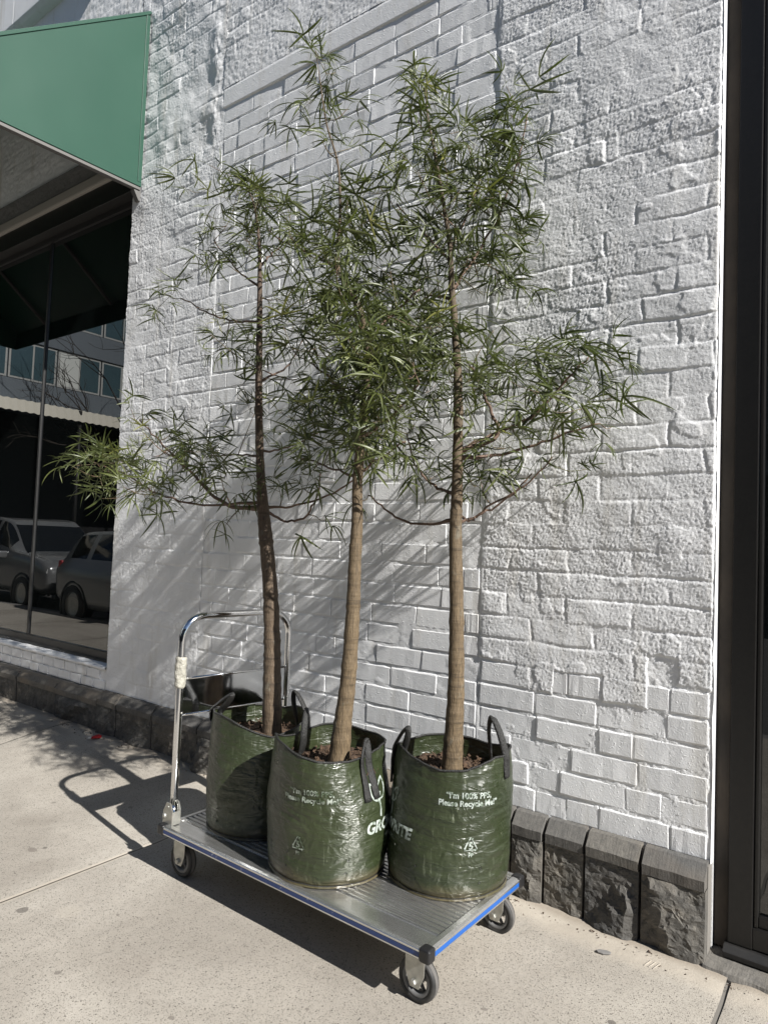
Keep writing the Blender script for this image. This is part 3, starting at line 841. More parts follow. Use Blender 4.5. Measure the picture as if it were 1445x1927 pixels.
rail('front', M['navy_strip']); rail('back', M['navy_strip']); rail('right', M['blue_strip']); rail('left', M['blue_strip'])
for sx in (-1, 1):
    for sy in (-1, 1):
        q = [(0.0, 0.0), (-CAPL - 0.004, 0.0), (-CAPL - 0.004, -CAPL - 0.004), (0.0, -CAPL - 0.004)]
        poly = [(sx * (hx + 0.004 + a), sy * (hy + 0.004 + b)) for a, b in q]
        MB().prism(poly, 'z', zb - 0.004, DZ + 0.003).build('corner_cap', M['black_plastic'], trolley, bevel=0.010, segs=4)

# castors
WRAD, WW = 0.066, 0.034
def castor(cx, cy, swivel=False):
    c = empty('castor', (cx, cy, 0), 0, trolley)
    t = MB().lathe([(WRAD * 0.74, -WW * 0.36), (WRAD * 0.78, -WW * 0.47), (WRAD * 0.9, -WW * 0.5), (WRAD * 0.965, -WW * 0.40), (WRAD, -WW * 0.22), (WRAD, WW * 0.22),
                    (WRAD * 0.965, WW * 0.40), (WRAD * 0.9, WW * 0.5), (WRAD * 0.78, WW * 0.47), (WRAD * 0.74, WW * 0.36)], (0, 0, WRAD), 'y', 40)
    t.build('tyre', M['tyre'], c)
    MB().lathe([(WRAD * 1.002, -WW * 0.20), (WRAD * 1.006, 0), (WRAD * 1.002, WW * 0.20)], (0, 0, WRAD), 'y', 40).build('tread', M['tread'], c)
    r_ = MB().lathe([(WRAD * 0.75, WW * 0.40), (WRAD * 0.70, WW * 0.44), (WRAD * 0.58, WW * 0.40), (WRAD * 0.56, 0), (WRAD * 0.58, -WW * 0.40), (WRAD * 0.70, -WW * 0.44), (WRAD * 0.75, -WW * 0.40)], (0, 0, WRAD), 'y', 40)
    r_.lathe([(0.012, -WW * 0.5), (0.018, -WW * 0.48), (0.018, WW * 0.48), (0.012, WW * 0.5)], (0, 0, WRAD), 'y', 20)
    for k in range(5):
        a = 2 * math.pi * k / 5 + 0.3
        r_.tube([(math.cos(a) * 0.014, 0, WRAD + math.sin(a) * 0.014), (math.cos(a) * WRAD * 0.6, 0, WRAD + math.sin(a) * WRAD * 0.6)], 0.006, 6)
    r_.build('rim', M['rim_grey'], c)
    f = MB()
    for s in (-1, 1):
        yq = s * (WW * 0.5 + 0.006)
        poly = [(-0.036, zb - 0.003), (0.036, zb - 0.003), (0.034, 0.090), (0.016, WRAD - 0.018), (-0.016, WRAD - 0.018), (-0.034, 0.090)]
        f.prism(poly, 'y', yq - 0.0015, yq + 0.0015)
    f.box(-0.05, 0.05, -0.042, 0.042, zb - 0.0045, zb - 0.0008)
    f.build('fork', M['zinc'], c, bevel=0.001, segs=1)
    MB().lathe([(0.0001, -WW * 0.5 - 0.019), (0.009, -WW * 0.5 - 0.018), (0.0105, -WW * 0.5 - 0.014), (0.0105, -WW * 0.5 - 0.0078)], (0, 0, WRAD), 'y', 6, False).lathe(
        [(0.005, WW * 0.5 + 0.008), (0.0105, WW * 0.5 + 0.009), (0.0105, WW * 0.5 + 0.016), (0.0001, WW * 0.5 + 0.016)], (0, 0, WRAD), 'y', 6, False).build('bolt', M['zinc'], c)
ct, st = math.cos(-TR), math.sin(-TR)
def loc2(x, y):
    dx, dy = x - TC[0], y - TC[1]
    return (dx * ct - dy * st, dx * st + dy * ct)
for (wx_, wy_) in ((-1.122, -0.812), (-2.262, -0.795), (-1.108, -0.330), (-2.255, -0.33)):
    castor(*loc2(wx_, wy_))

# handle
NL = (*loc2(-2.312, -0.818), 0); FL = (*loc2(-2.225, -0.292), 0)
nl, fl = np.array(NL), np.array(FL)
u = (fl - nl); W_ = np.linalg.norm(u); u = u / W_
ZT, RC = 1.030, 0.105
pts = [nl + (0, 0, DZ + 0.012), nl + (0, 0, 0.5), nl + (0, 0, ZT - RC)]
for k in range(1, 9):
    a = math.pi / 2 * k / 8
    pts.append(nl + u * RC * (1 - math.cos(a)) + np.array((0, 0, ZT - RC + RC * math.sin(a))))
for k in range(0, 9):
    a = math.pi / 2 * (1 - k / 8)
    pts.append(fl - u * RC * (1 - math.cos(a)) + np.array((0, 0, ZT - RC + RC * math.sin(a))))
pts += [fl + (0, 0, 0.5), fl + (0, 0, DZ + 0.012)]
MB().tube(pts, 0.0148, 20).build('handle', M['chrome'], trolley)
nrm = np.array((-u[1], u[0], 0))
def slab(a, b, z0, z1, th, off=0.0):
    c = [a + nrm * (off - th / 2), b + nrm * (off - th / 2), b + nrm * (off + th / 2), a + nrm * (off + th / 2)]
    return MB().add([(p[0], p[1], z) for z in (z0, z1) for p in c], [(0, 3, 2, 1), (4, 5, 6, 7), (0, 1, 5, 4), (1, 2, 6, 5), (2, 3, 7, 6), (3, 0, 4, 7)])
hp = slab(nl + u * 0.0145, fl - u * 0.0145, 0.628, 0.775, 0.004).build('handle_panel', M['panel_steel'], trolley)
for z in (0.628, 0.775):
    MB().tube([nl + u * 0.014 + (0, 0, z), fl - u * 0.014 + (0, 0, z)], 0.0052, 8).build('rolled_edge', M['chrome'], hp)
for q in (nl + u * 0.004, fl - u * 0.004):
    for z in (0.64, 0.765):
        MB().lathe([(0.0001, 0.0175), (0.003, 0.017), (0.004, 0.0145)], (q[0], q[1], z), 'x', 8).build('rivet', M['zinc'], hp)
# crumpled bubble wrap on the near leg
nth, nz = 28, 22
th = np.linspace(0, 2 * math.pi, nth, endpoint=False); zz = np.linspace(0.742, 0.868, nz)
T, Zz = np.meshgrid(th, zz)
rad = 0.0225 + 0.0055 * vnoise(T / (2 * math.pi) * 8, Zz * 60, 3, 8) + 0.004 * vnoise(T / (2 * math.pi) * 14, Zz * 130, 4, 14)
rad[0] = 0.0165; rad[-1] = 0.0175
Pw = np.stack([nl[0] + rad * np.cos(T), nl[1] + rad * np.sin(T), Zz + 0.006 * vnoise(T * 3 / (2 * math.pi), Zz * 0, 8, 3)], -1).reshape(-1, 3)
link('bubble_wrap', mesh_np('bubble_wrap', Pw, grid_faces(nth, nz, True)), M['bubble_wrap'], trolley)
# folding hinge brackets at both legs
for q in (nl, fl):
    br = MB()
    for s in (-1, 1):
        br.prism([(q[0] - 0.040, DZ - 0.001), (q[0] + 0.022, DZ - 0.001), (q[0] + 0.022, DZ + 0.055), (q[0] + 0.008, DZ + 0.085), (q[0] - 0.018, DZ + 0.085), (q[0] - 0.040, DZ + 0.045)], 'y', q[1] + s * 0.019 - 0.0015, q[1] + s * 0.019 + 0.0015)
    br.box(q[0] + 0.018, q[0] + 0.0215, q[1] - 0.0175, q[1] + 0.0175, DZ - 0.001, DZ + 0.05)
    b_ = br.build('hinge_bracket', M['zinc'], trolley, bevel=0.0012, segs=1)
    MB().lathe([(0.0001, -0.030), (0.006, -0.0295), (0.010, -0.026), (0.010, -0.0207)], (q[0] - 0.026, q[1], DZ + 0.030), 'y', 12).lathe(
        [(0.0001, -0.024), (0.004, -0.0238), (0.005, -0.0207)], (q[0] - 0.006, q[1], DZ + 0.068), 'y', 10).build('pivot_bolt', M['zinc'], b_)
    MB().tube([(q[0], q[1], DZ + 0.0005), (q[0], q[1], DZ + 0.075)], 0.0172, 16).build('socket', M['chrome'], b_)

# ================================================================== GROW BAGS
def text_mesh(body, size, bold=0.0, shear=0.0):
    cu = bpy.data.curves.new('t', 'FONT'); cu.body = body; cu.size = size; cu.align_x = 'CENTER'; cu.align_y = 'CENTER'
    cu.offset = bold; cu.shear = shear; cu.space_line = 0.95; cu.resolution_u = 3
    o = bpy.data.objects.new('t', cu); COL.objects.link(o)
    dg = bpy.context.evaluated_depsgraph_get()
    me = bpy.data.meshes.new_from_object(o.evaluated_get(dg))
    bpy.data.objects.remove(o); bpy.data.curves.remove(cu)
    return me


NT_, NZ_ = 200, 84


class Bag:
    def __init__(s, c, r0, H, seed, rim, lean=0.0):
        s.c = np.array(c); s.r0 = r0; s.H = H; s.seed = seed; s.rim = rim

    def top(s, th):
        """rim height at angle th (rad)"""
        deg = np.degrees(th) % 360
        a = np.array([p[0] for p in s.rim] + [s.rim[0][0] + 360]); b = np.array([p[1] for p in s.rim] + [s.rim[0][1]])
        return s.H + np.interp((deg - a[0]) % 360 + a[0], a, b) + 0.026 * vnoise(th / (2 * math.pi) * 9, th * 0, s.seed + 31, 9) + 0.004 * vnoise(th / (2 * math.pi) * 14, th * 0, s.seed + 30, 14)

    def rad(s, th, f):
        """outer radius; f = 0 bottom .. 1 rim"""
        tt = th / (2 * math.pi)
        z = f * s.H
        prof = np.interp(f, [0, 0.02, 0.06, 0.13, 0.3, 0.6, 0.85, 1.0], [0.90, 0.94, 0.975, 0.995, 1.015, 1.0, 0.975, 0.95])
        r_ = s.r0 * prof
        r_ = r_ + 0.026 * vnoise(tt * 4, f * 2.2, s.seed, 4) + 0.010 * vnoise(tt * 9, f * 4 + 3, s.seed + 1, 9)
        up = sstep(f, 0.62, 1.0)
        r_ = r_ + up * 0.055 * vnoise(tt * 6, f * 1.2, s.seed + 2, 6)
        amp = 0.35 + 0.65 * sstep(f, 0.0, 0.25) * (1 - 0.6 * sstep(f, 0.55, 0.8))
        w1 = np.abs(vnoise(tt * 10 + 0.5 * f, z * 48 + 3 * vnoise(tt * 7, z * 9, s.seed + 8, 7), s.seed + 3, 10))
        w2 = np.abs(vnoise(tt * 16, z * 95 + 4 * vnoise(tt * 9, z * 14, s.seed + 9, 9), s.seed + 4, 16))
        r_ = r_ - 0.009 * amp * w1 - 0.0018 * amp * w2
        # upright pleats by the rim
        w3 = np.abs(vnoise(tt * 26, z * 7, s.seed + 5, 26))
        r_ = r_ - 0.010 * up * w3
        # side seam
        return r_

    def point(s, th, f, off=0.0):
        th = np.asarray(th, float); f = np.asarray(f, float)
        r_ = s.rad(th, f) + off
        z = f * s.top(th) + 0.0
        return np.stack([r_ * np.cos(th), r_ * np.sin(th), z], -1)


def wrap_print(bag, me, th0, z0, mat, name, parent, off=0.0022, skew=0.0, cut=None):
    bm = bmesh.new(); bm.from_mesh(me)
    bmesh.ops.triangulate(bm, faces=bm.faces)
    for _ in range(2):
        es = [e for e in bm.edges if e.calc_length() > 0.007]
        if not es: break
        bmesh.ops.subdivide_edges(bm, edges=es, cuts=1)
        bmesh.ops.triangulate(bm, faces=bm.faces)
    co = np.array([v.co[:] for v in bm.verts])
    th = th0 + co[:, 0] / bag.r0; z = z0 + co[:, 1] + skew * co[:, 0]
    f = z / bag.top(th)
    P = bag.point(th, f, off)
    for v, p in zip(bm.verts, P): v.co = p
    bm.normal_update()
    out = bpy.data.meshes.new(name); bm.to_mesh(out); bm.free()
    return link(name, out, mat, parent)


def poly_mesh(rings):
    """flat 2D shapes from a list of (outer polygon, thickness) as stroked outlines"""
    mb = MB()
    for pts, w, closed in rings:
        P = [np.array(p, float) for p in pts]; n = len(P)
        L_, R_ = [], []
        for i in range(n):
            a = P[(i - 1) % n] if (closed or i > 0) else P[i]; b = P[(i + 1) % n] if (closed or i < n - 1) else P[i]
            t = b - a; t /= np.linalg.norm(t) + 1e-9; nn = np.array((-t[1], t[0]))
            ww = w[i] if hasattr(w, '__len__') else w
            L_.append((*(P[i] + nn * ww / 2), 0)); R_.append((*(P[i] - nn * ww / 2), 0))
        m = n if closed else n - 1
        mb.add(L_ + R_, [(i, (i + 1) % n, n + (i + 1) % n, n + i) for i in range(m)])
    return mb.mesh('print', fix=False)


def tri_mark(S):
    out = []
    for k in range(3):
        a0 = math.pi / 2 + k * 2 * math.pi / 3; a1 = a0 + 2 * math.pi / 3
        p0 = np.array((math.cos(a0), math.sin(a0))) * S; p1 = np.array((math.cos(a1), math.sin(a1))) * S
        pts = [p0 * 0.99 + (p1 - p0) * q for q in (0.10, 0.3, 0.5, 0.7, 0.84)]
        out.append((pts, S * 0.13, False))
        e = p0 + (p1 - p0) * 0.90; d = (p1 - p0) / np.linalg.norm(p1 - p0); nn = np.array((-d[1], d[0]))
        out.append(([e - d * S * 0.16, e + d * S * 0.02], [S * 0.34, S * 0.02], False))
        out.append(([p0 + (p1 - p0) * 0.02 - p0 * 0.03, p0 + (p1 - p0) * 0.10], S * 0.12, False))
    return poly_mesh(out)


def leaf_logo(S):
    def leaf(cx, cy, L, wd, ang, n=12):
        pts = []
        for k in range(n):
            t = k / (n - 1); pts.append((t * L, wd * math.sin(math.pi * t ** 0.8)))
        for k in range(1, n - 1):
            t = 1 - k / (n - 1); pts.append((t * L, -wd * math.sin(math.pi * t ** 0.8)))
        ca, sa = math.cos(ang), math.sin(ang)
        return [(cx + x * ca - y * sa, cy + x * sa + y * ca) for x, y in pts]
    return poly_mesh([(leaf(0.0, 0.0, S, S * 0.26, math.radians(58)), S * 0.085, True),
                      (leaf(-0.05 * S, -0.05 * S, S * 0.9, S * 0.26, math.radians(122)), S * 0.085, True),
                      ([(-0.02 * S, -0.75 * S), (0.0, -0.45 * S), (-0.02 * S, 0.0), (0.12 * S, 0.3 * S)], S * 0.10, False),
                      ([(-0.02 * S, -0.3 * S), (-0.15 * S, 0.1 * S), (-0.26 * S, 0.4 * S)], S * 0.07, False)])


def make_bag(c, r0, H, seed, rim, label, soil_f, straps, rz=0.0):
    bag = Bag(c, r0, H, seed, rim)
    root = tag(empty('grow_bag', (c[0], c[1], DZ - 0.001)), label, 'grow bag', 'green grow bags on the trolley')
    th = np.linspace(0, 2 * math.pi, NT_, endpoint=False)
    fs = np.linspace(0, 1, NZ_)
    T, Fq = np.meshgrid(th, fs)
    outer = bag.point(T, Fq)
    outer[0, :, 2] = 0.002
    # bottom disc ring and inner lining
    fin = np.linspace(1.0, soil_f - 0.08, 26)
    T2, F2 = np.meshgrid(th, fin)
    inner = bag.point(T2, F2, -0.0025)
    allv = np.concatenate([outer, inner], 0)
    bot = outer[0:1] * np.array([0.02, 0.02, 1.0])
    allv = np.concatenate([bot, allv], 0)
    me = mesh_np('body', allv.reshape(-1, 3), grid_faces(NT_, allv.shape[0], True))
    body = link('body', me, M['bag_green'], root)
    # rim binding
    rimp = bag.point(th, np.ones(NT_), -0.001)
    mb = MB(); pts = [tuple(p) for p in rimp] + [tuple(rimp[0])]
    mb.tube(pts, 0.0042, 6, False); mb.build('rim_binding', M['strap_black'], root)
    # bottom seam, a ragged folded edge
    f0 = np.full(NT_, 0.022)
    seam = bag.point(th, f0, 0.0025); seam[:, 2] += 0.004 * vnoise(th / (2 * math.pi) * 30, th * 0, seed + 60, 30)
    flange = np.stack([seam, seam * np.array([1.012, 1.012, 1]) - np.array([0, 0, 1]) * (0.010 + 0.006 * vnoise(th / (2 * math.pi) * 40, th * 0, seed + 61, 40))[:, None]], 0)
    flange[1, :, 2] = np.maximum(flange[1, :, 2], 0.0015)
    link('bottom_seam', mesh_np('bottom_seam', flange.reshape(-1, 3), grid_faces(NT_, 2, True)), M['bag_green'], root)
    MB().tube([tuple(p) for p in seam] + [tuple(seam[0])], 0.0017, 5, False).build('stitching', M['strap_black'], root)
    # soil with bark chips
    nr = 34; rr = np.linspace(0.0, 1.0, nr); Tg, Rg = np.meshgrid(th, rr)
    lim = bag.rad(Tg, np.full_like(Tg, soil_f)) - 0.006
    xs_ = Rg * lim * np.cos(Tg); ys_ = Rg * lim * np.sin(Tg)
    zs_ = soil_f * H + 0.022 * fbm(xs_ * 22, ys_ * 22, seed + 70, 4) + 0.015 * (1 - Rg)
    link('soil', mesh_np('soil', np.stack([xs_, ys_, zs_], -1).reshape(-1, 3), grid_faces(NT_, nr, True), False), M['soil'], root)
    chips = MB(); rg = np.random.default_rng(seed + 5)
    for _ in range(150):
        a, q = rg.uniform(0, 6.28), math.sqrt(rg.uniform(0, 1)) * (r0 - 0.03)
        p = np.array((q * math.cos(a), q * math.sin(a), soil_f * H + 0.012 + rg.uniform(-0.004, 0.010)))
        d1 = rg.normal(0, 1, 3); d1 /= np.linalg.norm(d1); d2 = np.cross(d1, rg.normal(0, 1, 3)); d2 /= np.linalg.norm(d2); d3 = np.cross(d1, d2)
        e = rg.uniform(0.005, 0.013), rg.uniform(0.003, 0.006), 0.0015
        vs = [p + sx * d1 * e[0] + sy * d2 * e[1] + sz * d3 * e[2] for sz in (-1, 1) for sx, sy in ((-1, -1), (1, -1), (1, 1), (-1, 1))]
        chips.add(vs, [(0, 3, 2, 1), (4, 5, 6, 7), (0, 1, 5, 4), (1, 2, 6, 5), (2, 3, 7, 6), (3, 0, 4, 7)])
    ch = chips.build('bark_chips', M['soil'], root); ch['kind'] = 'stuff'
    # carrying straps
    for (deg, spread, hgt, lean_t, lean_r, tail, inner) in straps:
        a0 = math.radians(deg)
        pts = []
        for sgn in (-1, 1):
            th_ = a0 + sgn * spread
            leg = []
            for f in np.linspace(1 - tail, 1.0, 6):
                leg.append(bag.point(np.array(th_), np.array(f), 0.005 if sgn < 0 else 0.005 - inner))
            pts.append(leg)
        l, r_ = pts[0], pts[1][::-1]
        top_l, top_r = l[-1], r_[0]
        er = np.array((math.cos(a0), math.sin(a0), 0)); et = np.array((-math.sin(a0), math.cos(a0), 0))
        mid = []
        for k in range(1, 12):
            t = k / 12; s_ = math.sin(math.pi * t) ** 0.65
            p = top_l * (1 - t) + top_r * t + np.array((0, 0, hgt)) * s_ + er * lean_r * s_ + et * lean_t * s_
            mid.append(p)
        path = l + mid + r_
        path = [path[0]] + [np.array(p) for p in spline(path, 2)][1:]
        mb = MB(); n = len(path); w, tk = 0.0150, 0.0040
        vs = []
        for i, p in enumerate(path):
            tg = path[min(i + 1, n - 1)] - path[max(i - 1, 0)]; tg = tg / (np.linalg.norm(tg) + 1e-9)
            # strap lies against the bag, loop turns its flat side outward and twists a little
            nrm_ = np.array((p[0], p[1], 0)); nrm_ /= np.linalg.norm(nrm_) + 1e-9
            tw = 0.9 * math.sin(math.pi * i / (n - 1)) * (1 if seed % 2 else -1)
            side = np.cross(tg, nrm_); side /= np.linalg.norm(side) + 1e-9
            nn = np.cross(side, tg)
            side, nn = side * math.cos(tw) + nn * math.sin(tw), nn * math.cos(tw) - side * math.sin(tw)
            pin = 1 - 0.32 * math.sin(math.pi * i / (n - 1)) ** 2
            for (su, sv) in ((-1, -0.4), (-0.5, -1), (0.5, -1), (1, -0.4), (1, 0.4), (0.5, 1), (-0.5, 1), (-1, 0.4)):
                vs.append(p + side * w * su * pin + nn * tk * sv / pin)
        k8 = 8
        fs_ = [(i * k8 + k, i * k8 + (k + 1) % k8, (i + 1) * k8 + (k + 1) % k8, (i + 1) * k8 + k) for i in range(n - 1) for k in range(k8)] + [tuple(range(k8)), tuple((n - 1) * k8 + k for k in range(k8))]
        mb.add(vs, fs_, True); mb.build('strap', M['strap_black'], root)
    # drain holes low in the side
    for (deg, z) in ((deg0 + dd, zz_) for deg0 in range(-150, 210, 58) for dd, zz_ in ((0, 0.055), (1, 0.100))):
        a = math.radians(deg + seed % 7); p = bag.point(np.array(a), np.array(z / H), 0.0006)
        d = np.array((math.cos(a), math.sin(a), 0)); e = np.array((-math.sin(a), math.cos(a), 0))
        m_ = MB(); ring = [p + e * 0.0042 * math.cos(q) + np.array((0, 0, 1)) * 0.0042 * math.sin(q) + d * 0.0012 for q in np.linspace(0, 2 * math.pi, 10, endpoint=False)]
        m_.add(ring + [p - d * 0.004], [(i, (i + 1) % 10, 10) for i in range(10)]); m_.build('drain_hole', M['strap_black'], root)
    return bag, root


rad_ = math.radians
# the empty front dips and corners of each rim are (angle, rise) pairs
bag3, bag3_o = make_bag((-1.258, -0.425), 0.220, 0.420, 31, [(-180, -0.01), (-140, 0.02), (-110, 0.0), (-70, -0.012), (-45, -0.004), (-15, 0.035), (15, 0.04), (60, 0.0), (110, -0.01), (150, 0.0)],
                        'green grow bag at the trolley end with a large printed slogan and recycling triangle', 0.82,
                        [(8, 0.16, 0.11, -0.01, -0.02, 0.16, 0.075), (-140, 0.14, 0.07, 0.03, -0.02, 0.30, 0.02)])
bag2, bag2_o = make_bag((-1.636, -0.652), 0.219, 0.418, 44, [(-180, 0.0), (-130, 0.035), (-100, 0.025), (-60, 0.0), (-30, -0.006), (0, 0.008), (40, 0.02), (90, 0.0), (140, 0.01)],
                        'green grow bag in the middle, standing nearest the trolley front edge', 0.82,
                        [(-6, 0.10, 0.05, 0.02, -0.02, 0.33, 0.0), (170, 0.2, 0.085, 0.0, 0.0, 0.2, 0.05)])
bag1, bag1_o = make_bag((-2.085, -0.572), 0.205, 0.420, 57, [(-180, 0.02), (-130, 0.035), (-95, 0.03), (-60, 0.0), (-30, -0.02), (10, 0.01), (60, 0.02), (110, 0.0)],
                        'green grow bag beside the chrome handle, half hidden by the middle bag', 0.83,
                        [(-125, 0.16, 0.08, 0.09, -0.05, 0.10, 0.03), (40, 0.15, 0.085, 0.02, -0.03, 0.15, 0.05)])

slogan = lambda s: text_mesh('\u201cI\u2019m 100% PP5,\nPlease Recycle Me!\u201d', s, 0.0009)
wrap_print(bag3, slogan(0.0262), rad_(-43), 0.328, M['bag_print'], 'printed_slogan', bag3_o)
wrap_print(bag3, tri_mark(0.029), rad_(-40.5), 0.180, M['bag_print'], 'recycling_mark', bag3_o)
wrap_print(bag3, text_mesh('5', 0.030, 0.0012), rad_(-40.5), 0.178, M['bag_print'], 'recycling_mark', bag3_o)
wrap_print(bag3, text_mesh('PP', 0.017, 0.0006), rad_(-40.5), 0.150, M['bag_print'], 'recycling_mark', bag3_o)
wrap_print(bag3, text_mesh('GROWRITE', 0.052, 0.002, 0.15), rad_(-131), 0.186, M['bag_print'], 'printed_brand', bag3_o)
wrap_print(bag3, leaf_logo(0.062), rad_(-128), 0.265, M['bag_print'], 'leaf_emblem', bag3_o)
wrap_print(bag3, text_mesh('45 LITRE', 0.020, 0.0006), rad_(-131), 0.145, M['bag_print_faint'], 'printed_size', bag3_o)
wrap_print(bag2, slogan(0.0262), rad_(-66), 0.302, M['bag_print_faint'], 'printed_slogan', bag2_o)
wrap_print(bag2, tri_mark(0.029), rad_(-77), 0.140, M['bag_print_faint'], 'recycling_mark', bag2_o)
wrap_print(bag2, text_mesh('5', 0.030, 0.0012), rad_(-77), 0.138, M['bag_print_faint'], 'recycling_mark', bag2_o)
wrap_print(bag2, text_mesh('PP', 0.017, 0.0006), rad_(-77), 0.110, M['bag_print_faint'], 'recycling_mark', bag2_o)
wrap_print(bag2, text_mesh('GROWRITE', 0.052, 0.002, 0.15), rad_(20), 0.186, M['bag_print'], 'printed_brand', bag2_o)
wrap_print(bag2, leaf_logo(0.075), rad_(4), 0.272, M['bag_print'], 'leaf_emblem', bag2_o)
wrap_print(bag2, text_mesh('45 LITRE', 0.020, 0.0006), rad_(20), 0.145, M['bag_print'], 'printed_size', bag2_o)

# ================================================================== THE THREE YOUNG TREES
def leaf_mesh(seed, n_l, length, petiole, droop, width=0.0041, up=0.0):
    """palmate leaf: slender petiole along +x, then a fan of narrow lance leaflets"""
    rg = np.random.default_rng(seed)
    V, F = [], []

    def strip(p0, d, L, w, sag, side):
        d = d / np.linalg.norm(d); b = len(V); seg = 6
        curl = rg.normal(0, 0.55)
        p = np.array(p0, float)
        for k in range(seg + 1):
            t = k / seg
            dd = d + np.array((0, 0, -sag * t * 1.15)) + side * curl * t * 0.5
            dd /= np.linalg.norm(dd)
            if k: p = p + dd * L / seg
            sd = np.cross(dd, (0, 0, 1.0)); nn = np.linalg.norm(sd)
            sd = sd / nn if nn > 0.15 else side
            nrm_ = np.cross(sd, dd)
            ww = w * (0.28 + 0.72 * math.sin(math.pi * min(1, (0.12 + 0.88 * t)) ** 0.85)) * (1 - 0.85 * max(0, t - 0.82) / 0.18)
            V.extend([tuple(p - sd * ww + nrm_ * ww * 0.45), tuple(p), tuple(p + sd * ww + nrm_ * ww * 0.45)])
        for k in range(seg):
            for q in (0, 1):
                a = b + k * 3 + q
                F.append((a, a + 1, a + 4, a + 3))
    # petiole as a thin 3-sided stem
    pt = [np.array((petiole * t, 0, up * petiole * t + 0.12 * petiole * math.sin(math.pi * t) - 0.1 * petiole * t * t)) for t in (0, 0.35, 0.7, 1.0)]
    b = len(V)
    for p in pt:
        for k in range(3):
            a = 2 * math.pi * k / 3; V.append((p[0], p[1] + 0.0011 * math.cos(a), p[2] + 0.0011 * math.sin(a)))
    for i in range(3):
        for k in range(3): F.append((b + i * 3 + k, b + i * 3 + (k + 1) % 3, b + (i + 1) * 3 + (k + 1) % 3, b + (i + 1) * 3 + k))
    tip = pt[-1]
    for i in range(n_l):
        a = math.radians(-95 + 190 * i / (n_l - 1)) + rg.normal(0, 0.2)
        mid = 1 - abs(a) / math.radians(150)
        d = np.array((math.cos(a), math.sin(a), rg.normal(0.12, 0.22)))
        L = length * (0.55 + 0.45 * mid) * rg.uniform(0.8, 1.12)
        strip(tip, d, L, width * rg.uniform(0.8, 1.2), droop * rg.uniform(0.5, 1.5), np.array((-math.sin(a), math.cos(a), 0)))
    me = bpy.data.meshes.new('leaf'); me.from_pydata(V, [], F)
    me.polygons.foreach_set('use_smooth', [True] * len(F)); me.update()
    return me


LEAVES, YOUNG = [], []
for i in range(16):
    me = leaf_mesh(900 + i, random.choice((4, 5, 5, 6, 7)), random.uniform(0.125, 0.185), random.uniform(0.04, 0.11), random.uniform(0.5, 2.6))
    me.materials.append(M['leaf_green']); LEAVES.append(me)
for i in range(6):
    me = leaf_mesh(950 + i, random.choice((5, 6, 7)), random.uniform(0.085, 0.13), random.uniform(0.035, 0.06), random.uniform(0.1, 0.5), 0.0042, 0.3)
    me.materials.append(M['leaf_young']); YOUNG.append(me)


def tube_path(P3, r0, r1, n=6, power=1.0):
    pts = spline(P3, n); m = len(pts)
    return pts, [r0 + (r1 - r0) * (i / (m - 1)) ** power for i in range(m)]


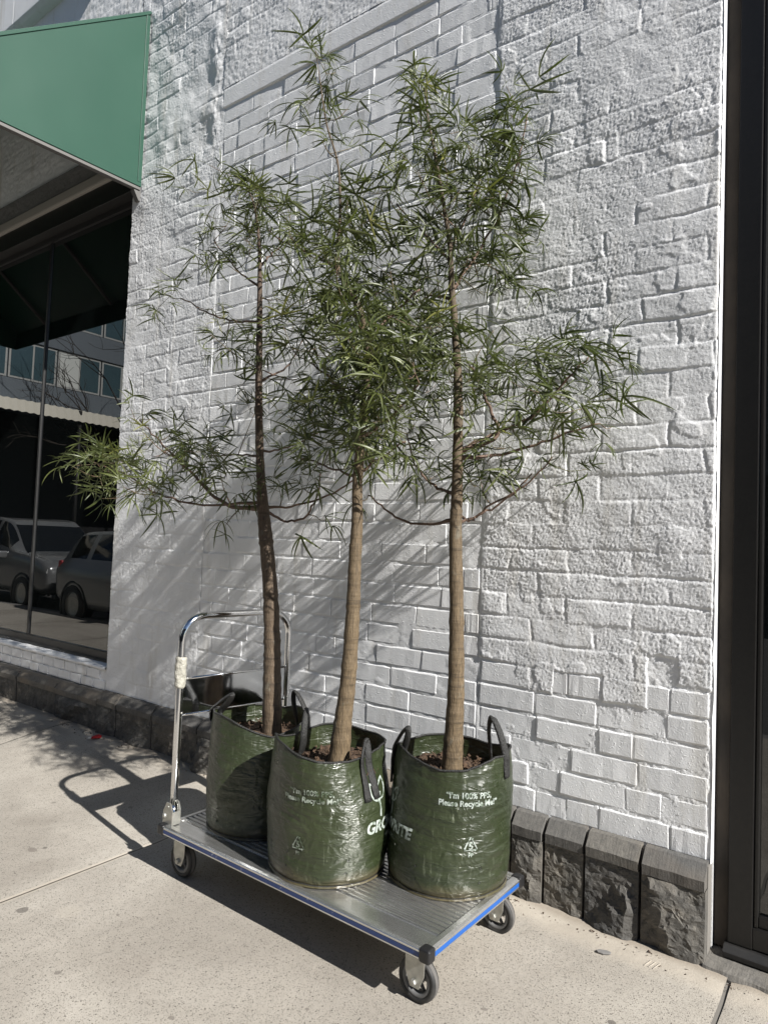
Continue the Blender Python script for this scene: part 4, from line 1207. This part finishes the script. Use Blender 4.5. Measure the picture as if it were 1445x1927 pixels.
class Tree:
    def __init__(s, label, bark_mat, trunk_px, Ys, radii, seed):
        s.rg = np.random.default_rng(seed)
        P = [at_y(x, y, Y) for (x, y), Y in zip(trunk_px, Ys)]
        P[0] = P[0] - np.array((0, 0, 0.05))
        s.base = P[0].copy()
        s.root = tag(empty('young_tree', tuple(P[0])), label, 'tree', 'young narrow-leaved trees in grow bags')
        s.nodes = []           # points twigs may spring from
        s.nl = 0; s.spare = MB()
        s.twigs = MB()
        pts = spline(P, 14); m = len(pts)
        rr = np.interp(np.linspace(0, len(radii) - 1, m), range(len(radii)), radii)
        rr = rr * (1 + 0.02 * np.sin(np.arange(m) * 0.9 + seed) + 0.018 * s.rg.standard_normal(m) + 0.07 * (s.rg.uniform(0, 1, m) > 0.9))
        s.tube('trunk', pts, rr, M[bark_mat], 16)
        for p, q in zip(pts, rr): s.nodes.append((p, q, 'trunk'))

    def tube(s, name, pts, rr, mat, seg=8):
        mb = MB(); mb.tube(pts, list(rr), seg)
        o = mb.build(name, mat, s.root); o.location = tuple(-s.base); return o

    near = 1.0             # how far the crown leans back towards the wall

    def branch(s, px, Ys, r0=0.007, r1=0.003):
        Ys = [Ys[0]] + [Y * s.near for Y in Ys[1:]]
        P = [at_y(x, y, Y) for (x, y), Y in zip(px, Ys)]
        # start at the trunk's own axis
        start = min((nd for nd in s.nodes if nd[2] == 'trunk'), key=lambda nd: np.linalg.norm(nd[0] - P[0]))
        P[0] = start[0]
        pts, rr = tube_path(P, r0, r1, 6)
        rr = [q * (1 + 0.5 * max(0, 1 - i / 3)) for i, q in enumerate(rr)]
        pts = [p + s.rg.normal(0, 0.0028, 3) for p in pts]
        s.tube('branch', pts, rr, M['branch_bark'], 8)
        for p, q in list(zip(pts, rr))[3:]: s.nodes.append((p, q, 'branch'))

    def leaf(s, p, d, young=False, scale=1.0):
        if p[1] > -0.10: p = np.array((p[0], -0.10 - s.rg.uniform(0, 0.03), p[2]))
        d = np.array(d, float)
        if p[1] + d[1] * 0.2 > -0.03: d[1] = min(d[1], -0.1)
        d /= np.linalg.norm(d)
        me = (YOUNG if young else LEAVES)[s.rg.integers(6 if young else 16)]
        zax = np.array((0, 0, 1.0)) + s.rg.normal(0, 0.55, 3); yv = np.cross(zax, d); yv /= np.linalg.norm(yv) + 1e-9; zv = np.cross(d, yv)
        mat = Matrix(((d[0], yv[0], zv[0], p[0] - s.base[0]), (d[1], yv[1], zv[1], p[1] - s.base[1]), (d[2], yv[2], zv[2], p[2] - s.base[2]), (0, 0, 0, 1))) @ Matrix.Scale(scale, 4)
        s.nl += 1
        s.pending.append((me, mat, young))

    pending = None

    def shoot(s, target, nleaf, young_tip=False):
        """a thin green twig from the nearest wood to target, carrying leaves along its outer part"""
        target = np.array(target)
        cand = [(np.linalg.norm(nd[0] - target) + max(0, nd[0][2] - target[2] - 0.03) * 1.2 + (0.12 if nd[2] == 'trunk' else 0), nd) for nd in s.nodes]
        _, nd = min(cand, key=lambda c: c[0])
        p0 = nd[0]; v = target - p0; L = np.linalg.norm(v)
        midp = p0 + v * 0.5 + np.array((0, 0, -0.10 * L)) + s.rg.normal(0, 0.03 * L + 0.004, 3)
        pts, rr = tube_path([p0, midp, target], min(0.0036, nd[1] * 0.7), 0.0013, 5)
        pts = [np.array((p[0], min(p[1], -0.06), p[2])) for p in pts]
        s.twigs.tube(pts, rr, 5)
        for p, q in list(zip(pts, rr))[4:-2]: s.nodes.append((p, q, 'twig'))
        m = len(pts); ax = (pts[-1] - pts[-3]); ax /= np.linalg.norm(ax) + 1e-9
        a = s.rg.uniform(0, 6.28)
        for k in range(nleaf):
            t = 1.0 - (k / max(1, nleaf)) * min(0.92, 0.20 / max(L, 0.05) + 0.40)
            p = pts[int(round(t * (m - 1)))]
            a += 2.4
            e1 = np.cross(ax, (0.3, 0.2, 1.0)); e1 /= np.linalg.norm(e1) + 1e-9; e2 = np.cross(ax, e1)
            tip = k < 2
            d = (e1 * math.cos(a) + e2 * math.sin(a)) * (0.55 if tip else 1.0) + ax * (0.9 if tip else 0.25) + np.array((0, 0, 0.30 if not tip else 0.45))
            s.leaf(p, d, young_tip and tip, s.rg.uniform(0.50, 1.18) * (0.85 if tip else 1.0))

    def blob(s, px, py, rx, ry, Y, n, ry_m=0.16, per=6, young=0.15):
        """n leaves in about n/per shoots spread through an ellipsoid seen at (px, py)"""
        ry_m = ry_m * 1.15
        n = n * (1.3 if n >= 34 else (0.85 if n < 20 else 1.0))
        Y0 = Y
        c = at_y(px, py, Y)
        ex = (at_y(px + rx, py, Y) - at_y(px - rx, py, Y)) / 2 * 0.86; ez = (at_y(px, py - ry, Y) - at_y(px, py + ry, Y)) / 2 * 0.86
        per = max(3, per - 2); k = max(1, int(round(0.84 * n / per)))
        for _ in range(k):
            q = s.rg.normal(0, 1, 3); q /= np.linalg.norm(q); q *= s.rg.uniform(0.25, 1.0) ** 0.55
            # some shoots lean back to the wall, the others hang out over the footpath
            c = at_y(px, py, Y0 * (s.near if s.rg.uniform() < 0.58 else 1.0))
            tgt = c + ex * q[0] * 0.9 + ez * q[1] * 0.9 + np.array((0, ry_m, 0)) * q[2]
            # stay on the same line of sight while moving in depth, so the crown keeps its outline
            s.shoot(tgt, int(max(2, s.rg.poisson(per))), s.rg.uniform() < young)

    def finish(s, limit=300):
        # the leaves nearest the street show largest
        order = sorted(range(len(s.pending)), key=lambda i: s.pending[i][1].translation.y)
        rest_v, rest_f = [], []
        nb = 0
        for rank, i in enumerate(order):
            me, mat, young = s.pending[i]
            if rank < limit:
                o = bpy.data.objects.new('leaf', me); COL.objects.link(o); o.parent = s.root; o.matrix_local = mat
            else:
                nv = len(me.vertices); co = np.empty(nv * 3); me.vertices.foreach_get('co', co)
                m4 = np.array(mat); co = co.reshape(-1, 3) @ m4[:3, :3].T + m4[:3, 3]
                rest_v.append(co)
                fc = np.empty(len(me.loops), np.int32); me.loops.foreach_get('vertex_index', fc)
                rest_f.append(fc.reshape(-1, 4) + nb); nb += nv
        if rest_v:
            o = link('foliage', mesh_np('foliage', np.concatenate(rest_v), np.concatenate(rest_f)), M['leaf_green'], s.root); o['kind'] = 'stuff'
        o = s.twigs.build('twigs', M['twig'], s.root); o.location = tuple(-s.base); o['kind'] = 'stuff'
        print('tree leaves', s.nl)


def B(t, specs):
    for sp_ in specs: t.blob(*sp_)


# --- tree in the bag at the trolley end
t3 = Tree('straight tan-barked young tree growing from the bag at the trolley end', 'bark_tan',
          [(850, 1452), (854, 1380), (858, 1290), (859, 1150), (857, 1000), (860, 920), (862, 750), (858, 640), (850, 540), (845, 450), (822, 310), (806, 225), (800, 165)],
          [-0.425, -0.425, -0.425, -0.43, -0.43, -0.43, -0.42, -0.41, -0.40, -0.40, -0.42, -0.44, -0.44],
          [0.043, 0.034, 0.030, 0.026, 0.0235, 0.021, 0.017, 0.014, 0.011, 0.009, 0.006, 0.004, 0.002], 3)
t3.pending = []; t3.near = 0.68
for px, Ys, r0, r1 in (
        ([(855, 980), (780, 986), (730, 962), (692, 930)], [-.43, -.50, -.55, -.58], .006, .003),
        ([(862, 985), (905, 967), (962, 932), (1000, 890)], [-.43, -.36, -.30, -.25], .0055, .003),
        ([(860, 968), (885, 980), (915, 955), (985, 915), (1040, 860)], [-.43, -.44, -.42, -.38, -.33], .0055, .003),
        ([(860, 925), (822, 918), (785, 880), (765, 820)], [-.43, -.5, -.56, -.6], .007, .003),
        ([(862, 845), (935, 822), (922, 770), (900, 720), (890, 690)], [-.43, -.5, -.52, -.52, -.5], .008, .004),
        ([(863, 868), (960, 852), (1050, 822), (1130, 795)], [-.43, -.36, -.30, -.26], .007, .003),
        ([(863, 845), (925, 818), (1000, 785), (1060, 720), (1110, 670)], [-.43, -.42, -.38, -.34, -.30], .008, .003),
        ([(850, 545), (890, 490), (940, 400), (975, 300), (992, 215)], [-.40, -.36, -.32, -.30, -.30], .006, .0025),
        ([(846, 490), (800, 440), (745, 385)], [-.40, -.48, -.52], .005, .003),
        ([(852, 560), (800, 560), (745, 600)], [-.40, -.5, -.58], .005, .003),
        ([(846, 470), (880, 400), (905, 330)], [-.40, -.46, -.48], .004, .002)):
    t3.branch(px, Ys, r0, r1)
B(t3, [(1060, 820, 70, 30, -.30, 18), (960, 860, 60, 30, -.36, 14), (800, 195, 55, 45, -.44, 20, .10, 6, .9), (850, 255, 110, 50, -.42, 34), (950, 170, 45, 28, -.30, 8, .05), (1000, 170, 40, 22, -.28, 8, .05), (985, 225, 50, 30, -.30, 9, .06), (1030, 268, 26, 22, -.26, 3, .04),
        (945, 320, 70, 80, -.32, 36), (800, 330, 90, 62, -.46, 44), (885, 395, 80, 75, -.38, 48), (745, 385, 60, 40, -.52, 20, .12, 6, .5), (960, 430, 70, 60, -.32, 28), (820, 450, 75, 65, -.44, 40),
        (900, 510, 80, 60, -.38, 40), (980, 500, 45, 45, -.28, 10), (780, 540, 70, 60, -.52, 34), (870, 620, 60, 60, -.42, 22), (780, 640, 80, 60, -.56, 40), (830, 730, 80, 60, -.52, 40),
        (930, 720, 70, 60, -.44, 24), (1000, 690, 70, 50, -.36, 22), (1060, 650, 70, 42, -.32, 20), (1130, 665, 42, 45, -.28, 10), (1060, 750, 80, 50, -.34, 26), (1150, 740, 52, 50, -.26, 10), (1120, 810, 52, 42, -.27, 12),
        (1110, 878, 36, 24, -.28, 6, .06), (1000, 830, 85, 32, -.34, 16), (905, 880, 40, 52, -.36, 22, .08), (775, 880, 62, 45, -.56, 22), (760, 790, 70, 60, -.58, 30), (700, 930, 40, 30, -.57, 7), (1180, 700, 26, 30, -.24, 4, .05)])
t3.finish()

# --- tree in the middle bag
t2 = Tree('leaning tan-barked young tree growing from the middle bag', 'bark_tan',
          [(636, 1432), (645, 1360), (655, 1280), (664, 1150), (668, 1050), (672, 980), (673, 900), (684, 780), (695, 680), (680, 590), (637, 502), (640, 400), (636, 310), (614, 230), (602, 150), (594, 95)],
          [-0.64, -0.64, -0.635, -0.63, -0.63, -0.63, -0.63, -0.64, -0.65, -0.64, -0.62, -0.60, -0.58, -0.57, -0.56, -0.56],
          [0.043, 0.033, 0.029, 0.026, 0.0235, 0.021, 0.019, 0.016, 0.014, 0.012, 0.009, 0.0055, 0.0045, 0.0035, 0.0025, 0.0015], 5)
t2.pending = []; t2.near = 0.84
for px, Ys, r0, r1 in (
        ([(640, 505), (590, 478), (540, 458), (500, 430)], [-.62, -.6, -.56, -.52], .0055, .003),
        ([(690, 640), (740, 590), (790, 545)], [-.65, -.7, -.72], .006, .003),
        ([(686, 760), (630, 720), (585, 680)], [-.64, -.7, -.72], .006, .003),
        ([(680, 820), (740, 780), (790, 720)], [-.64, -.72, -.78], .006, .003),
        ([(674, 900), (620, 880), (560, 860)], [-.63, -.66, -.66], .005, .003),
        ([(674, 890), (720, 860), (760, 830)], [-.63, -.72, -.78], .005, .003),
        ([(682, 600), (640, 590), (590, 600)], [-.64, -.72, -.75], .005, .003)):
    t2.branch(px, Ys, r0, r1)
B(t2, [(594, 95, 34, 36, -.56, 14, .05, 5, .6), (600, 130, 52, 34, -.56, 16, .07, 6, .5), (560, 195, 45, 28, -.55, 6, .07), (655, 215, 36, 36, -.58, 8, .07), (590, 250, 60, 42, -.57, 14, .09), (650, 290, 60, 36, -.58, 12),
        (590, 335, 60, 36, -.58, 12), (640, 380, 70, 40, -.6, 20), (540, 440, 60, 36, -.56, 16), (620, 470, 82, 50, -.62, 40), (690, 430, 50, 50, -.62, 20), (700, 520, 72, 52, -.66, 40), (620, 560, 72, 52, -.7, 40), (590, 640, 72, 52, -.72, 36),
        (680, 620, 72, 60, -.7, 40), (740, 680, 80, 62, -.74, 50), (650, 720, 82, 62, -.7, 48), (720, 760, 82, 52, -.74, 40), (640, 800, 72, 52, -.68, 34), (700, 840, 82, 42, -.72, 36), (600, 860, 72, 36, -.66, 22), (560, 760, 52, 52, -.7, 18), (560, 905, 56, 30, -.62, 8)])
t2.finish()

# --- tree in the bag by the handle
t1 = Tree('darker grey-barked young tree growing from the bag by the chrome handle', 'bark_grey',
          [(513, 1368), (512, 1290), (512, 1200), (508, 1100), (500, 1010), (495, 955), (490, 880), (487, 760), (488, 640), (489, 520), (487, 450), (478, 385), (458, 340)],
          [-0.565, -0.565, -0.56, -0.56, -0.56, -0.56, -0.56, -0.56, -0.55, -0.55, -0.55, -0.55, -0.55],
          [0.042, 0.037, 0.034, 0.031, 0.029, 0.025, 0.018, 0.0165, 0.014, 0.010, 0.007, 0.0045, 0.002], 8)
t1.pending = []; t1.near = 0.8
for px, Ys, r0, r1 in (
        ([(495, 955), (445, 955), (398, 930), (350, 880), (300, 830), (262, 790)], [-.56, -.6, -.63, -.64, -.62, -.6], .011, .003),
        ([(440, 956), (380, 950), (300, 930), (230, 890), (175, 870)], [-.58, -.66, -.70, -.72, -.72], .006, .003),
        ([(497, 960), (535, 980), (572, 974), (598, 930), (602, 890)], [-.56, -.6, -.62, -.62, -.6], .006, .003),
        ([(497, 953), (560, 950), (640, 922), (690, 880)], [-.56, -.52, -.48, -.44], .0055, .003),
        ([(488, 860), (440, 857), (398, 858)], [-.56, -.52, -.50], .0045, .003),
        ([(490, 852), (540, 842), (600, 815)], [-.56, -.54, -.5], .0045, .003),
        ([(488, 605), (440, 603), (395, 590), (340, 562)], [-.55, -.58, -.6, -.6], .0055, .003),
        ([(488, 500), (520, 470), (560, 440)], [-.55, -.52, -.5], .0045, .003),
        ([(489, 540), (440, 500), (400, 450)], [-.55, -.58, -.6], .0045, .003),
        ([(488, 720), (540, 690), (570, 640)], [-.56, -.52, -.48], .005, .003)):
    t1.branch(px, Ys, r0, r1)
B(t1, [(430, 325, 50, 32, -.55, 16, .1, 6, .3), (480, 372, 100, 42, -.55, 44), (400, 390, 50, 40, -.58, 18), (545, 385, 45, 36, -.52, 14), (420, 440, 62, 40, -.58, 26), (500, 445, 62, 36, -.54, 22), (450, 520, 62, 46, -.56, 18),
        (325, 560, 56, 38, -.6, 12, .08), (290, 590, 30, 20, -.6, 4, .05), (400, 590, 62, 36, -.58, 14), (530, 540, 60, 46, -.5, 18), (450, 650, 62, 46, -.56, 20), (540, 620, 62, 56, -.5, 24), (450, 740, 56, 46, -.56, 14), (550, 720, 56, 50, -.5, 16),
        (470, 800, 46, 36, -.56, 8), (250, 775, 52, 36, -.6, 12), (330, 810, 66, 46, -.63, 26), (360, 870, 62, 46, -.64, 34), (270, 860, 62, 46, -.66, 36), (185, 875, 56, 50, -.71, 38), (240, 930, 66, 40, -.72, 32), (330, 930, 62, 34, -.70, 18), (420, 905, 46, 40, -.6, 14),
        (520, 890, 46, 36, -.56, 10), (580, 905, 46, 36, -.58, 10), (440, 985, 30, 22, -.66, 4, .05), (610, 990, 22, 26, -.55, 3, .04), (400, 700, 40, 40, -.56, 5)])
t1.finish()

# ================================================================== SMALL THINGS ON THE FOOTPATH
rp = tag(empty('sweet_wrapper', (-3.975, -0.155, float(ground_z(np.array(-3.975), np.array(-0.155))) + 0.004), 0.9), 'small red and white wrapper dropped on the footpath', 'wrapper')
MB().prism([(-0.030, 0.0), (0.028, 0.004), (0.032, 0.016), (0.012, 0.024), (-0.026, 0.014)], 'y', -0.010, 0.012).build('foil', M['red_foil'], rp, bevel=0.003)
MB().prism([(-0.050, 0.0), (-0.031, 0.0), (-0.031, 0.012), (-0.046, 0.009)], 'y', -0.012, 0.010).build('paper_end', M['paper_white'], rp, bevel=0.002)
fk = MB().prism([(-0.022, -0.006), (-0.006, -0.011), (0.018, -0.008), (0.024, 0.0), (0.012, 0.008), (-0.014, 0.009), (-0.026, 0.002)], 'z', 0.0, 0.006).build('stone_flake', M['flake_grey'], None, bevel=0.002)
fk.location = (-0.765, -0.215, 0.006); fk.rotation_euler = (0.05, 0.03, 0.5)
tag(fk, 'thin grey stone flake lying on the footpath near the plinth', 'stone flake')
gm = MB(); rgg = np.random.default_rng(19)
for _ in range(420):
    x = rgg.uniform(-4.6, -0.3); y = -0.105 - abs(rgg.normal(0, 0.035)); s_ = rgg.uniform(0.0012, 0.0042)
    if x > -0.47: y = -0.11 - abs(rgg.normal(0, 0.02))
    z = float(ground_z(np.array(x), np.array(y))) + s_ * 0.4
    d = rgg.normal(0, 1, (4, 3)) * s_
    gm.add([(x + q[0], y + q[1], z + q[2] * 0.7) for q in d], [(0, 1, 2), (0, 3, 1), (1, 3, 2), (2, 3, 0)])
gt = gm.build('grit', M['soil'], None); tag(gt, 'brown grit gathered along the foot of the plinth', kind='stuff')
# tooled marks where the cement strip was struck
for i, (x0, y0) in enumerate(((-0.640, -0.165), (-1.010, -0.150))):
    mk = MB()
    for k in range(3):
        xx = x0 + k * 0.014
        mk.tube([(xx, y0 - 0.03, 0.0035), (xx + 0.012, y0 + 0.012, 0.005)], 0.0022, 6)
    o = mk.build('tool_mark', M['concrete'], pavement)

# ================================================================== ACROSS THE STREET (seen in the window; the terrace is added to block sky)
def wheel(parent, x, y, r, w, rim_mat):
    c = empty('wheel', (x, y, r), 0, parent)
    MB().lathe([(r * 0.62, -w / 2), (r * 0.93, -w / 2), (r, -w * 0.3), (r, w * 0.3), (r * 0.93, w / 2), (r * 0.62, w / 2)], (0, 0, 0), 'y', 28).build('tyre', M['tyre'], c)
    m = MB().lathe([(0.0001, -w * 0.42), (r * 0.15, -w * 0.45), (r * 0.5, -w * 0.36), (r * 0.63, -w * 0.48), (r * 0.63, w * 0.48), (r * 0.5, w * 0.36), (r * 0.15, w * 0.45), (0.0001, w * 0.42)], (0, 0, 0), 'y', 20)
    m.build('rim', rim_mat, c)


def smooth_rows(A, n):
    """Catmull-Rom resampling of the rows of A"""
    P_ = [A[0] * 2 - A[1]] + list(A) + [A[-1] * 2 - A[-2]]
    out = []
    for i in range(1, len(P_) - 2):
        for k in range(n):
            t_ = k / n; a, b, c_, d = P_[i - 1], P_[i], P_[i + 1], P_[i + 2]
            out.append(0.5 * ((2 * b) + (c_ - a) * t_ + (2 * a - 5 * b + 4 * c_ - d) * t_ ** 2 + (3 * b - a - 3 * c_ + d) * t_ ** 3))
    out.append(P_[-2]); return np.array(out)


def car(name, label, loc, rz, stations, mat, wheels, front_x, grille, side_win, screens):
    """stations: (x, z_low, z_belt, z_roof, half_width, half_roof); side_win / screens: x ranges of the glass"""
    root = tag(empty(name, loc, rz), label, 'car')
    st_ = smooth_rows(np.array(stations, float), 6)
    prof_idx = None; rings = []
    for (x, zl, zbelt, zr, hw, hr) in st_:
        zr = max(zr, zbelt + 0.03)
        side = np.array([(0.0, zl), (hw * 0.7, zl), (hw * 0.95, zl + 0.09), (hw * 1.0, zl * 0.5 + zbelt * 0.5), (hw * 0.985, zbelt), (hr + 0.035, zr - 0.05), (hr * 0.82, zr - 0.004), (0.0, zr)])
        s2 = smooth_rows(side, 4); s2[:, 0] = np.clip(s2[:, 0], 0, None)
        rings.append([(x, -a, b) for a, b in s2] + [(x, a, b) for a, b in s2[::-1]][1:-1])
    k = len(rings[0]); m = len(s2); n = len(rings); V = [p for r_ in rings for p in r_]
    body, glass = [], {}
    for i in range(n - 1):
        xm = (st_[i][0] + st_[i + 1][0]) / 2
        for q in range(k):
            f = (i * k + q, i * k + (q + 1) % k, (i + 1) * k + (q + 1) % k, (i + 1) * k + q)
            qq = q if q < m - 1 else 2 * (m - 1) - 1 - q          # mirror index along the half profile
            if 17 <= qq <= 19 and any(a < xm < b for a, b in side_win): glass.setdefault('side_window', []).append(f)
            elif qq >= 21 and any(a < xm < b for a, b in screens): glass.setdefault('windscreen', []).append(f)
            else: body.append(f)
    body += [tuple(range(k))[::-1], tuple((n - 1) * k + q for q in range(k))]
    mb = MB(); mb.add(V, body, True); mb.build('body', mat, root)
    for nm, fs_ in glass.items():
        g_ = MB(); g_.add(V, fs_, True); g_.build(nm, M['car_glass'], root)
    for x in wheels:
        for s in (-1, 1):
            wheel(root, x, s * (np.interp(x, st_[:, 0], st_[:, 4]) - 0.09), 0.33, 0.21, M['zinc'])
            hw_ = np.interp(x, st_[:, 0], st_[:, 4])
            MB().lathe([(0.345, -0.012), (0.385, -0.012), (0.39, 0.0), (0.385, 0.012), (0.345, 0.012)], (x, s * (hw_ - 0.004), 0.33), 'y', 28).build('wheel_arch', M['black_plastic'], root)
    hw = np.interp(front_x - 0.25, st_[:, 0], st_[:, 4])
    for s in (-1, 1):
        MB().prism([(s * hw * 0.52, 0.70), (s * hw * 0.97, 0.73), (s * hw * 0.95, 0.82), (s * hw * 0.58, 0.79)], 'x', front_x - 0.22, front_x - 0.02).build('headlight', M['lamp_clear'], root, bevel=0.02)
        MB().box(0.62, 0.78, s * (hw + 0.10) - 0.09, s * (hw + 0.10) + 0.09, 0.96, 1.09).build('mirror', mat, root, bevel=0.03)
        for dx in (-0.75, 0.22): MB().box(dx, dx + 0.17, s * hw * 1.03 - 0.02, s * hw * 1.03 + 0.02, 0.80, 0.83).build('door_handle', M['chrome'], root, bevel=0.008)
        MB().box(-1.9, -1.78, s * hw * 0.9 - 0.08, s * hw * 0.9 + 0.08, 0.85, 1.02).build('tail_light', M['red_foil'], root, bevel=0.03)
    if grille:
        g = MB().box(front_x - 0.10, front_x + 0.015, -hw * 0.55, hw * 0.55, 0.46, 0.80).build('grille', M['black_plastic'], root, bevel=0.03)
        for q in range(7):
            MB().box(front_x + 0.010, front_x + 0.026, -hw * 0.52, hw * 0.52, 0.48 + q * 0.045, 0.496 + q * 0.045).build('grille_bar', M['chrome'], g)
    MB().box(front_x + 0.012, front_x + 0.030, -0.19, 0.19, 0.38, 0.48).build('number_plate', M['plate_white'], root)
    MB().box(front_x - 0.12, front_x + 0.02, -hw * 0.8, hw * 0.8, 0.24, 0.36).build('bumper', M['black_plastic'], root, bevel=0.04)
    return root


car('parked_car', 'pale silver hatchback parked at the kerb, reflected in the window', (-9.25, -4.02, -0.15), 0,
    [(-2.02, 0.42, 0.88, 0.95, 0.70, 0.50), (-1.98, 0.32, 0.92, 1.02, 0.80, 0.52), (-1.62, 0.26, 0.95, 1.44, 0.87, 0.60), (-0.9, 0.24, 0.94, 1.52, 0.89, 0.62), (-0.05, 0.24, 0.93, 1.52, 0.89, 0.62),
     (0.42, 0.24, 0.92, 1.40, 0.89, 0.60), (1.12, 0.24, 0.93, 0.97, 0.88, 0.66), (1.6, 0.25, 0.84, 0.90, 0.86, 0.62), (1.95, 0.28, 0.66, 0.74, 0.78, 0.55), (2.02, 0.36, 0.58, 0.62, 0.68, 0.5)],
    M['car_silver'], (-1.28, 1.28), 2.0, False, ((-1.55, -1.0), (-0.93, 0.02), (0.09, 0.85)), ((-1.95, -1.66), (0.45, 1.08)))
car('parked_car', 'dark grey sport utility with wide barred grille, reflected in the window', (-14.2, -4.35, -0.15), 0,
    [(-2.25, 0.50, 1.05, 1.15, 0.78, 0.55), (-2.18, 0.36, 1.08, 1.30, 0.88, 0.58), (-1.95, 0.32, 1.10, 1.64, 0.93, 0.66), (-1.0, 0.30, 1.08, 1.73, 0.95, 0.68), (0.0, 0.30, 1.06, 1.72, 0.95, 0.68),
     (0.45, 0.30, 1.06, 1.60, 0.95, 0.66), (1.15, 0.30, 1.06, 1.10, 0.95, 0.74), (1.75, 0.32, 1.00, 1.05, 0.93, 0.72), (2.12, 0.34, 0.86, 0.95, 0.88, 0.66), (2.2, 0.38, 0.74, 0.80, 0.80, 0.6)],
    M['car_grey'], (-1.4, 1.4), 2.18, True, ((-1.85, -1.15), (-1.08, 0.0), (0.07, 0.85)), ((-2.15, -1.98), (0.48, 1.10)))

BX = -22.0
ob = tag(empty('office_building', (BX, -12, -0.15)), 'grey office building with a striped verandah, reflected in the shop window', 'building')
def obp(name, mb, mat, parent=None, bevel=0.0):
    o = mb.build(name, mat, parent or ob, bevel)
    if parent is None: o.location = (-BX, 12, 0.15)
    return o
obp('wall', MB().box(BX - 10, BX, -40, 1.5, 5.2, 16), M['facade_grey'])
obp('shop_front', MB().box(BX - 10, BX - 1.2, -40, 1.5, -0.1, 5.19), M['dark_shop'])
for z in (5.5, 7.55, 9.6, 11.7):
    obp('spandrel', MB().box(BX, BX + 0.12, -39, 1.4, z - 0.25, z + 0.55), M['facade_grey'], bevel=0.02)
for fl_ in range(4):
    z0 = 6.08 + fl_ * 2.05
    for i in range(16):
        y0 = -24.0 + i * 1.55
        w_ = obp('window', MB().box(BX, BX + 0.06, y0, y0 + 1.5, z0, z0 + 1.2), M['facade_pale'])
        link('pane', MB().box(BX + 0.061, BX + 0.068, y0 + 0.06, y0 + 0.72, z0 + 0.06, z0 + 1.14).mesh('pane'), M['blind_white'] if (i * 7 + fl_ * 3) % 4 == 0 else M['facade_glass'], w_)
        link('pane', MB().box(BX + 0.061, BX + 0.068, y0 + 0.78, y0 + 1.44, z0 + 0.06, z0 + 1.14).mesh('pane'), M['blind_white'] if (i * 5 + fl_) % 3 == 0 else M['facade_glass'], w_)
# corrugated verandah with a striped fascia
vr = MB(); ys = np.arange(-30, 1.5, 0.11)
prof = []
for i, y in enumerate(ys): prof.append((y, 0.03 if i % 2 else 0.0))
n = len(prof)
V = [(BX, p[0], 5.25 + p[1]) for p in prof] + [(BX + 2.6, p[0], 4.95 + p[1]) for p in prof] + [(BX + 2.75, p[0], 4.6 + p[1]) for p in prof]
F = [(i, i + 1, n + i + 1, n + i) for i in range(n - 1)] + [(n + i, n + i + 1, 2 * n + i + 1, 2 * n + i) for i in range(n - 1)]
obp('verandah', vr.add(V, F), M['verandah_cream'])
for y in range(-28, 2, 4): obp('verandah_post', MB().tube([(BX + 2.6, y, -0.1), (BX + 2.6, y, 4.95)], 0.06, 10), M['frame_black'])

bt = empty('bare_tree', (-19.0, -9.8, -0.15)); tag(bt, 'leafless street tree with fine dark branches, reflected in the window', 'tree')
rgb = np.random.default_rng(77)
tr_mb, br_mb = MB(), MB()
def grow(p, d, L, r_, lev):
    q = p + d * L
    (tr_mb if lev == 0 else br_mb).tube([p, (p + q) / 2 + rgb.normal(0, 0.05 * L, 3), q], [r_, r_ * 0.85, r_ * 0.68], 6, False)
    if lev >= 5: return
    for _ in range(3 if lev < 4 else 2):
        nd = d + rgb.normal(0, 0.48, 3) + np.array((0, 0, 0.10)); nd /= np.linalg.norm(nd)
        grow(q, nd, L * rgb.uniform(0.58, 0.8), r_ * 0.6, lev + 1)
grow(np.zeros(3), np.array((0, 0, 1.0)), 2.7, 0.075, 0)
tr_mb.build('trunk', M['timber_brown'], bt); br_mb.build('crown', M['timber_brown'], bt)

# terrace out of view across the road, added to cut low sky light
tb = tag(empty('sky_block_terrace', (4, -15.5, -0.15)), 'brick terrace added across the road to block low sky light, mirrored in the door glass and chrome', 'building')
def tbp(name, mb, mat, parent=None):
    o = mb.build(name, mat, parent or tb)
    if parent is None: o.location = (-4, 15.5, 0.15)
    return o
tbp('wall', MB().box(-15, 34, -24, -15.5, -0.2, 10.2), M['sky_block_brick'])
tbp('parapet', MB().box(-15.1, 34.1, -24.1, -15.3, 10.2, 10.7), M['facade_pale'])
for i in range(14):
    x = -13.5 + i * 3.4
    for z in (4.3, 6.5):
        w_ = tbp('window', MB().box(x, x + 1.3, -15.5, -15.42, z, z + 1.6), M['facade_pale'])
        link('pane', MB().box(x + 0.08, x + 1.22, -15.42, -15.41, z + 0.08, z + 1.52).mesh('pane'), M['facade_glass'], w_)
    tbp('shop_front', MB().box(x - 0.6, x + 2.2, -15.5, -15.4, 0.3, 3.0), M['dark_shop'])
tbp('street_awning', MB().prism([(-15.4, 3.5), (-15.4, 3.62), (-12.6, 3.3), (-12.6, 3.0)], 'x', -15, 34), M['facade_grey'])

bpy.context.view_layer.update()
